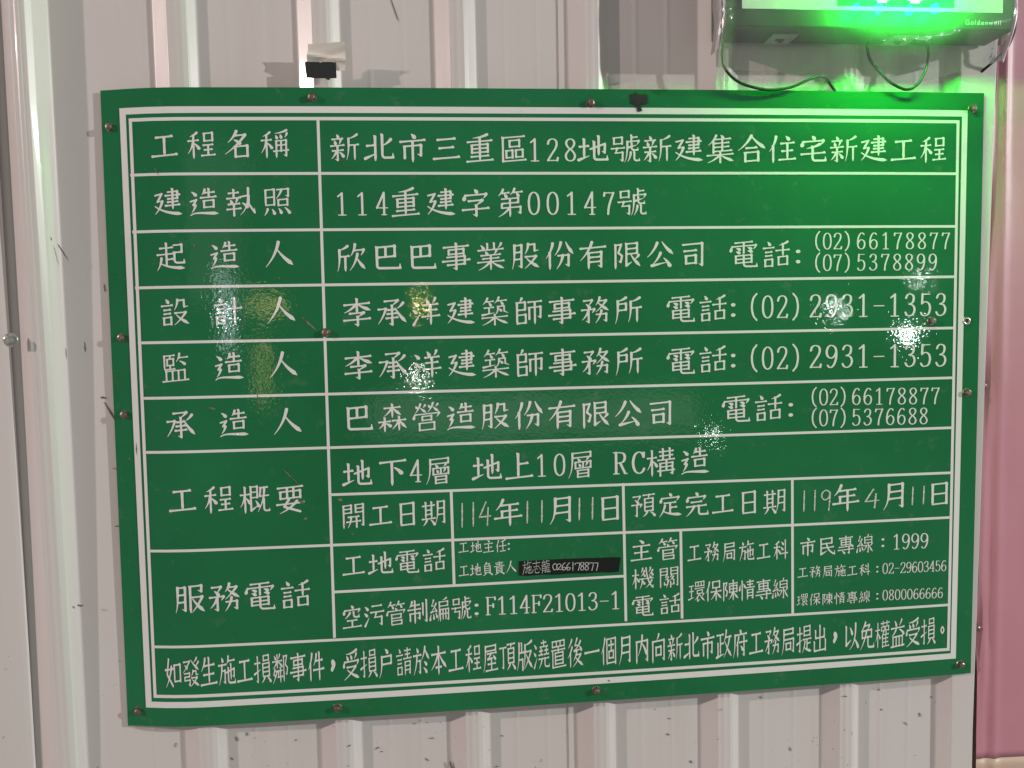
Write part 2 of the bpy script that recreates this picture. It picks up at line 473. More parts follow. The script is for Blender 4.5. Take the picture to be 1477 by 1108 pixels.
# ================================================================ the notice board
DATA = {"tapeq":[[0.4817,0.5831],[0.6188,0.5838],[0.617,0.6034],[0.4816,0.6027]],"text":[[["工程名稱",0,0.04457,0.0343,0.18128,0.03358,0.03335,0.03444]],[["新北市三重區",0,0.26831,0.03754,0.48417,0.03906,0.03464,0.03513],["128",0,0.51227,0.04035,0.55929,0.04029,0.01643,0.02937],["地號新建集合住宅新建工程",0,0.58917,0.03892,1.0611,0.0384,0.03644,0.03557]],[["建造執照",0,0.04575,0.10538,0.18084,0.10523,0.03348,0.03471]],[["114",0,0.26256,0.10878,0.31357,0.10861,0.01583,0.02902],["重建字第",0,0.34369,0.10743,0.47922,0.10847,0.035,0.03553],["00147",0,0.51017,0.10905,0.60959,0.1095,0.01657,0.02969],["號",0,0.64031,0.10829,0.64031,0.10829,0.03637,0.03532]],[["起造人",0,0.04623,0.17268,0.18101,0.17221,0.03361,0.03498]],[["欣巴巴事業股份有限公司",0,0.27182,0.17719,0.72308,0.17736,0.03474,0.03518],["電話",0,0.79288,0.17807,0.83766,0.17852,0.03667,0.03614],[":",0,0.86839,0.18068,0.86839,0.18068,0.01951,0.02793]],[["(02)",0,0.89511,0.16136,0.93944,0.1617,0.0128,0.02239],["66178877",0,0.95829,0.16155,1.08163,0.16213,0.01314,0.02261]],[["(07)",0,0.89523,0.19028,0.93963,0.19073,0.01282,0.02247],["5378899",0,0.95851,0.19045,1.06252,0.19093,0.01313,0.02267]],[["設計人",0,0.04832,0.24319,0.18105,0.24326,0.03376,0.03527]],[["李承洋建築師事務所",0,0.27759,0.24754,0.63423,0.25024,0.03465,0.03536],["電話",0,0.70605,0.25003,0.74993,0.24981,0.03625,0.03618],[":",0,0.77776,0.2512,0.77776,0.2512,0.01924,0.02794],["(02)",0,0.80574,0.24885,0.86702,0.24935,0.01654,0.03088],["2931-1353",0,0.89352,0.24883,1.07569,0.24969,0.0181,0.03129]],[["監造人",0,0.04603,0.31376,0.18113,0.31358,0.0339,0.03556]],[["李承洋建築師事務所",0,0.27726,0.31617,0.63446,0.31865,0.03479,0.03564],["電話",0,0.70561,0.31975,0.74967,0.31838,0.03639,0.03646],[":",0,0.77761,0.31946,0.77761,0.31946,0.01932,0.02816],["(02)",0,0.8057,0.31819,0.86723,0.31858,0.0166,0.03112],["2931-1353",0,0.89383,0.31774,1.07675,0.31983,0.01818,0.03154]],[["承造人",0,0.04952,0.38686,0.18375,0.38683,0.03406,0.03588]],[["巴森營造股份有限公司",0,0.27426,0.38483,0.67743,0.38926,0.03504,0.03598],["電話",0,0.78193,0.38648,0.82715,0.3863,0.03704,0.03697],[":",0,0.85858,0.3886,0.85858,0.3886,0.0197,0.02858]],[["(02)",0,0.89112,0.37328,0.93494,0.37398,0.01295,0.02293],["66178877",0,0.95299,0.37399,1.06934,0.37622,0.01326,0.02315]],[["(07)",0,0.89126,0.40194,0.93516,0.40275,0.01297,0.02301],["5376688",0,0.95324,0.40281,1.05217,0.40386,0.01326,0.0232]],[["工程概要",0,0.04715,0.48449,0.18453,0.48763,0.03515,0.03632]],[["地下",0,0.27114,0.45723,0.31792,0.45699,0.03415,0.03574],["4",0,0.3478,0.45663,0.3478,0.45663,0.01632,0.02945],["層",0,0.37782,0.45627,0.37782,0.45627,0.03462,0.03597],["地上",0,0.44109,0.4552,0.48456,0.45483,0.03512,0.03622],["10",0,0.51434,0.45491,0.53864,0.4548,0.01588,0.02987],["層",0,0.56775,0.45438,0.56775,0.45438,0.03574,0.03653],["RC",0,0.62065,0.4552,0.64632,0.45559,0.01996,0.03014],["構造",0,0.67688,0.45613,0.72446,0.45582,0.03652,0.03694]],[["開工日期",0,0.26492,0.51304,0.37001,0.51339,0.02986,0.03234]],[["114",1,0.40749,0.51765,0.43702,0.51601,0.01842,0.03355],["年",0,0.46851,0.51678,0.46851,0.51678,0.03527,0.03554]],[["11",1,0.49457,0.51687,0.5142,0.5167,0.02054,0.03095],["月",0,0.54047,0.51632,0.54047,0.51632,0.0357,0.03575]],[["11",1,0.56497,0.51538,0.58293,0.51513,0.02078,0.03113],["日",0,0.60662,0.51604,0.60662,0.51604,0.03608,0.03405]],[["預定完工日期",0,0.65241,0.51401,0.83664,0.51583,0.03012,0.03253]],[["119",1,0.87884,0.51652,0.90987,0.5163,0.01902,0.03006],["年",0,0.93907,0.51505,0.93907,0.51505,0.0364,0.037]],[["4",1,0.97665,0.51658,0.97665,0.51658,0.02449,0.02835],["月",0,1.01095,0.51506,1.01095,0.51506,0.03705,0.03628]],[["11",1,1.0378,0.51569,1.05441,0.5154,0.02078,0.02657],["日",0,1.07788,0.51443,1.07788,0.51443,0.03774,0.03258]],[["服務電話",0,0.05015,0.61519,0.18619,0.61477,0.03635,0.03784]],[["工地電話",0,0.26288,0.57864,0.36842,0.5767,0.02906,0.03164]],[["工地主任",0,0.40788,0.56091,0.45786,0.56137,0.01341,0.01687],[":",0,0.46817,0.56181,0.46817,0.56181,0.0093,0.0141]],[["工地負責人",0,0.40761,0.5925,0.47078,0.59066,0.01345,0.0174]],[["空污管制編號",0,0.25891,0.64793,0.40274,0.64361,0.02468,0.03098],[":",0,0.4231,0.64509,0.4231,0.64509,0.0167,0.02362],["F114F21013-1",0,0.44223,0.64224,0.6123,0.64273,0.01415,0.02475]],[["主管",0,0.64891,0.57578,0.6855,0.57546,0.02791,0.0287]],[["機關",0,0.65044,0.61463,0.68712,0.61443,0.02798,0.02882]],[["電話",0,0.65005,0.65259,0.68779,0.65159,0.02804,0.02893]],[["工務局施工科",0,0.72276,0.58189,0.84518,0.584,0.01917,0.02708]],[["環保陳情專線",0,0.72546,0.63654,0.8443,0.6386,0.02122,0.02822]],[["市民專線",0,0.88414,0.5814,0.96714,0.58135,0.02227,0.02548],[":",0,0.99377,0.57966,0.99377,0.57966,0.01338,0.01875],["1999",0,1.0144,0.58016,1.05598,0.5807,0.01248,0.0218]],[["工務局施工科",0,0.87687,0.61674,0.96752,0.61785,0.0147,0.01673],[":",0,0.98599,0.61731,0.98599,0.61731,0.0103,0.01386],["02-29603456",0,0.99795,0.61743,1.08604,0.61809,0.00835,0.01544]],[["環保陳情專線",0,0.87643,0.65598,0.96752,0.65646,0.01474,0.0168],[":",0,0.98645,0.65602,0.98645,0.65602,0.01032,0.01393],["0800066666",0,0.99843,0.65569,1.08146,0.6569,0.00837,0.015]],[["如發生施工損鄰事件，受損户請於本工程屋頂版澆置後一個月內向新北市政府工務局提出，以免權益受損。",0,0.02473,0.71317,1.08722,0.71214,0.0199,0.03837]],[["施志龍",1,0.49225,0.5921,0.51759,0.59165,0.01125,0.01796],["0266178877",1,0.52982,0.5922,0.58564,0.59425,0.00851,0.01234]]],"grid":[[-0.0007,0.0698,1.0968,0.0708,0.0035],[-0.0015,0.1408,1.0958,0.1425,0.0035],[-0.0014,0.2114,1.0947,0.2116,0.0035],[-0.0012,0.2813,1.0948,0.2823,0.0035],[-0.001,0.3524,1.0944,0.3517,0.0035],[-0.0018,0.4223,1.0941,0.4218,0.0035],[0.2363,0.4841,1.0942,0.4855,0.0035],[-0.0022,0.5515,1.0943,0.5492,0.0035],[0.2347,0.6137,0.6246,0.6101,0.0035],[-0.0026,0.6791,1.0956,0.6752,0.0035],[0.2361,0.002,0.235,0.6754,0.0037],[0.3933,0.4827,0.3943,0.6107,0.0037],[0.6249,0.4827,0.6265,0.6726,0.0037],[0.7038,0.5485,0.7049,0.6728,0.0037],[0.8615,0.4845,0.8627,0.6744,0.0037]],"thick":[[-0.007,-0.0096],[1.1074,-0.0107],[1.1031,0.7502],[-0.0106,0.7574]],"thin":[[0.0027,0.0016],[1.0975,0.0006],[1.0953,0.7401],[-0.0013,0.7458]],"screws":[[-0.0246,0.009],[0.2295,-0.0248],[0.5871,-0.0199],[1.1181,-0.0173],[-0.0224,0.274],[0.237,0.2727],[1.0616,0.272],[1.1145,0.2729],[-0.0239,0.3731],[1.1163,0.3727],[1.1143,0.7632],[0.5842,0.7669],[0.2359,0.7707],[-0.0254,0.7666]]}
X0, X1, YT, YB = -0.031, 1.137, -0.0365, 0.78
def bulge(x, y):
    u = min(max((x-X0)/(X1-X0), 0), 1); v = min(max((y-YT)/(YB-YT), 0), 1)
    return -0.0075*(1-abs(2*u-1)**2.6) - 0.0012*math.sin(7.3*u+1.0)*math.sin(3.1*v+0.4) - 0.0012 + 0.0128*max(0.0, 1-u/0.085)**2

board = thing('notice_board', 'green glossy construction notice board with white Chinese lettering screwed to the white hoarding', 'sign', W(0.55, 0.78, 0.0))
CORN = [(-0.0353, -0.0372), (1.1359, -0.0387), (1.1309, 0.7776), (-0.0407, 0.7872)]
bm = bmesh.new(); nx, ny = 72, 50; prev = None; grid = []
for j in range(ny+1):
    row = []
    for i in range(nx+1):
        u, v = i/nx, j/ny
        x = (CORN[0][0]*(1-u)+CORN[1][0]*u)*(1-v) + (CORN[3][0]*(1-u)+CORN[2][0]*u)*v
        y = (CORN[0][1]*(1-u)+CORN[1][1]*u)*(1-v) + (CORN[3][1]*(1-u)+CORN[2][1]*u)*v
        row.append((x, y))
    grid.append(row)
front = [[bm.verts.new(W(x, y, bulge(x, y))) for x, y in r] for r in grid]
for j in range(ny):
    for i in range(nx):
        bm.faces.new([front[j][i], front[j+1][i], front[j+1][i+1], front[j][i+1]])
obj('panel_face', bm, M_GREEN, board, True)
bm = bmesh.new()
TH = 0.0022
back = [[bm.verts.new(W(x, y, bulge(x, y)+TH)) for x, y in r] for r in grid]
for j in range(ny):
    for i in range(nx):
        bm.faces.new([back[j][i], back[j][i+1], back[j+1][i+1], back[j+1][i]])
rim = [(0, i) for i in range(nx)] + [(j, nx) for j in range(ny)] + [(ny, i) for i in range(nx, 0, -1)] + [(j, 0) for j in range(ny, 0, -1)]
fr = [bm.verts.new(W(*grid[j][i], bulge(*grid[j][i])+0.0002)) for j, i in rim]
for k in range(len(rim)):
    k2 = (k+1) % len(rim)
    bm.faces.new([fr[k], fr[k2], back[rim[k2][0]][rim[k2][1]], back[rim[k][0]][rim[k][1]]])
obj('backing_sheet', bm, M_EDGE, board)

PZ = 0.00035
def strip(bm, a, b, w, n=40, ext=0.0, lift=PZ):
    """a printed line following the sheet"""
    a, b = Vector(a), Vector(b); d = (b-a).normalized(); nn = Vector((-d.y, d.x))*w/2
    a = a - d*ext; b = b + d*ext; prev = None
    for k in range(n+1):
        p = a.lerp(b, k/n); q0, q1 = p+nn, p-nn
        r = (bm.verts.new(W(q0.x, q0.y, bulge(q0.x, q0.y)-lift)), bm.verts.new(W(q1.x, q1.y, bulge(q1.x, q1.y)-lift)))
        if prev: bm.faces.new([prev[0], prev[1], r[1], r[0]])
        prev = r
def face_front(bm):
    bm.normal_update()
    for f in bm.faces:
        if f.normal.y > 0: f.normal_flip()
for nm, key, w in (('thick_border', 'thick', 0.0082), ('thin_border', 'thin', 0.0042)):
    bm = bmesh.new(); P = [Vector(p) for p in DATA[key]]
    for k in range(4):     # mitred frame
        a, b = P[k], P[(k+1) % 4]
        d = (b-a).normalized()
        strip(bm, a + d*w/2, b + d*w/2, w)
    face_front(bm); obj(nm, bm, M_PRINT, board)
bm = bmesh.new()
for i, (x0, y0, x1, y1, w) in enumerate(DATA['grid']):
    strip(bm, (x0, y0), (x1, y1), w, lift=PZ*(0.75 if abs(x1-x0) < 0.05 else 0.9))
face_front(bm); obj('grid_lines', bm, M_PRINT, board)

# ---- lettering: outlines of the brush-style characters, decoded and filled
import numpy as np
from math import atan2, cos, hypot, pi, radians, sin
# brush engine: every character is a list of brush strokes on a 100 x 100 box
# (h heng, s shu, p pie, n na, d dot, t rising, z/Z turn, q turn with pie, w bend, g hook, b/B box, @ component)
C = {}
def D(s):
    for l in s.strip().split('\n'):
        k,v=l.split('=',1);C[k.strip()]=v.strip()
D('''
禾=p 78 4 20 17;h 5 32 95;s 50 12 98;p 48 34 4 78;d 54 42 94 62
木L=h 4 30 96;s 50 2 98;p 48 32 4 74;d 56 42 94 62
木=h 5 28 95;s 50 2 98;p 47 30 5 85;n 53 30 97 82
呈=b 25 5 80 35;h 15 52 85;s 50 52 92;h 22 71 80;h 3 93 98
斤=p 85 4 22 17;v 22 17 4 96;h 22 42 99;s 66 42 98
言=d 42 1 60 13;h 4 24 97;h 22 40 80;h 22 54 80;b 22 68 80 93
土L=h 8 35 92;s 50 5 80;t 3 88 97 72
亻=p 78 2 3 56;s 46 36 98
氵=d 15 8 58 22;d 3 38 44 50;t 12 96 78 58
糹=p 50 2 24 24;p 78 18 18 54;h 24 27 52;t 16 56 82 48;d 64 38 84 54;d 18 66 6 90;d 45 64 52 86;d 72 60 90 80
扌=h 4 26 94;g 52 2 97;t 2 64 97 48
阝=s 15 5 99;y 15 8 74 6 44 38;y 44 38 82 50 66 74 46 69
月L=v 24 5 4 97;Z 24 6 84 95;h 24 33 84;h 22 60 84
亲=d 45 1 56 11;h 14 17 88;d 30 22 38 34;p 72 20 60 37;h 4 41 96;h 14 59 90;g 50 42 98;p 42 62 8 88;d 62 65 88 82
亠宀=d 46 1 55 11;d 13 18 7 34;q 12 20 90 80 34
尸=z 18 8 84 25;h 18 25 84;v 18 8 2 98
門=s 8 5 98;z 8 5 41 36;h 8 20 41;h 8 36 41;s 59 5 36;h 59 20 92;h 59 36 92;Z 59 5 92 96
辶=d 8 7 22 20;y 3 42 24 37 12 56;p 20 57 6 84;N 2 93 20 80 46 91 99 93
走廴=y 6 18 30 14 14 42 32 40;p 31 42 4 88;N 5 58 20 72 52 91 99 93
聿=z 30 14 82 44;h 14 29 98;h 28 44 82;h 26 58 86;h 14 73 96;s 56 1 90
隹=p 34 1 6 42;s 22 26 99;d 54 2 64 13;h 24 22 92;h 24 45 86;h 24 68 86;h 22 92 98;s 58 22 92
告=p 34 6 18 30;h 28 21 88;s 55 2 44;h 8 44 97;b 28 60 80 92
幸=h 15 15 85;s 50 2 34;h 4 34 97;d 28 40 38 52;p 72 38 60 53;h 12 56 90;h 3 74 98;s 50 56 99
月B=s 20 5 99;Z 20 5 82 97;h 22 34 82;h 22 62 82
⺮=p 24 2 6 50;h 20 30 48;d 28 36 36 62;p 66 2 50 48;h 62 30 96;d 72 36 80 60
殳=p 28 4 6 42;y 28 7 70 6 70 32 97 31;q 10 53 80 4 98;n 18 60 98 96
欠=p 38 2 10 44;q 32 24 92 74 44;p 52 38 3 97;n 50 54 98 94
艮=z 12 6 80 46;h 14 26 80;h 14 46 80;k 12 6 94 48 78;p 90 54 64 68;n 40 48 99 96
舌=p 84 4 25 16;h 2 36 98;s 52 10 60;b 22 62 82 93
羊=d 25 2 37 17;p 74 1 60 19;h 12 24 90;h 18 44 84;h 2 67 98;s 50 24 99
矛=q 18 8 78 52 28;d 34 22 60 37;q 3 44 95 78 58;g 52 44 97;p 50 50 3 84
攵力=p 36 2 8 30;q 30 15 82 8 56;n 26 22 98 52;Z 12 66 82 97;p 48 52 5 99
予=q 15 8 82 52 30;d 32 22 64 38;q 2 44 95 78 58;g 50 44 97
頁=h 3 7 98;p 52 7 42 22;s 18 23 76;z 18 23 83 76;h 18 40 83;h 18 58 83;h 18 75 83;p 38 80 3 99;d 62 80 97 98
皿=s 16 5 90;z 16 5 84 90;s 39 5 90;s 61 5 90;h 1 92 99
青=h 15 9 88;h 22 23 80;h 2 38 98;s 50 1 38;s 22 50 99;Z 22 50 80 97;h 24 65 80;h 24 80 80
員=b 25 3 80 20;s 18 31 78;z 18 31 85 78;h 18 46 85;h 18 61 85;h 18 77 85;p 36 81 3 99;d 64 81 97 98
方=d 44 1 58 14;h 2 27 98;p 45 27 3 97;Z 42 48 84 95
頁2=
主=d 42 2 58 15;h 12 29 90;s 50 29 90;h 18 59 82;h 2 92 98
火=d 12 22 24 44;p 88 18 70 42;p 50 3 6 97;n 52 46 96 94
疋=h 22 8 78;s 50 8 78;h 52 38 82;p 26 26 3 97;n 20 64 98 96
王L=h 8 14 92;h 12 45 88;s 50 14 84;t 2 90 98 78
又=q 22 6 78 4 98;n 26 26 98 96
''')
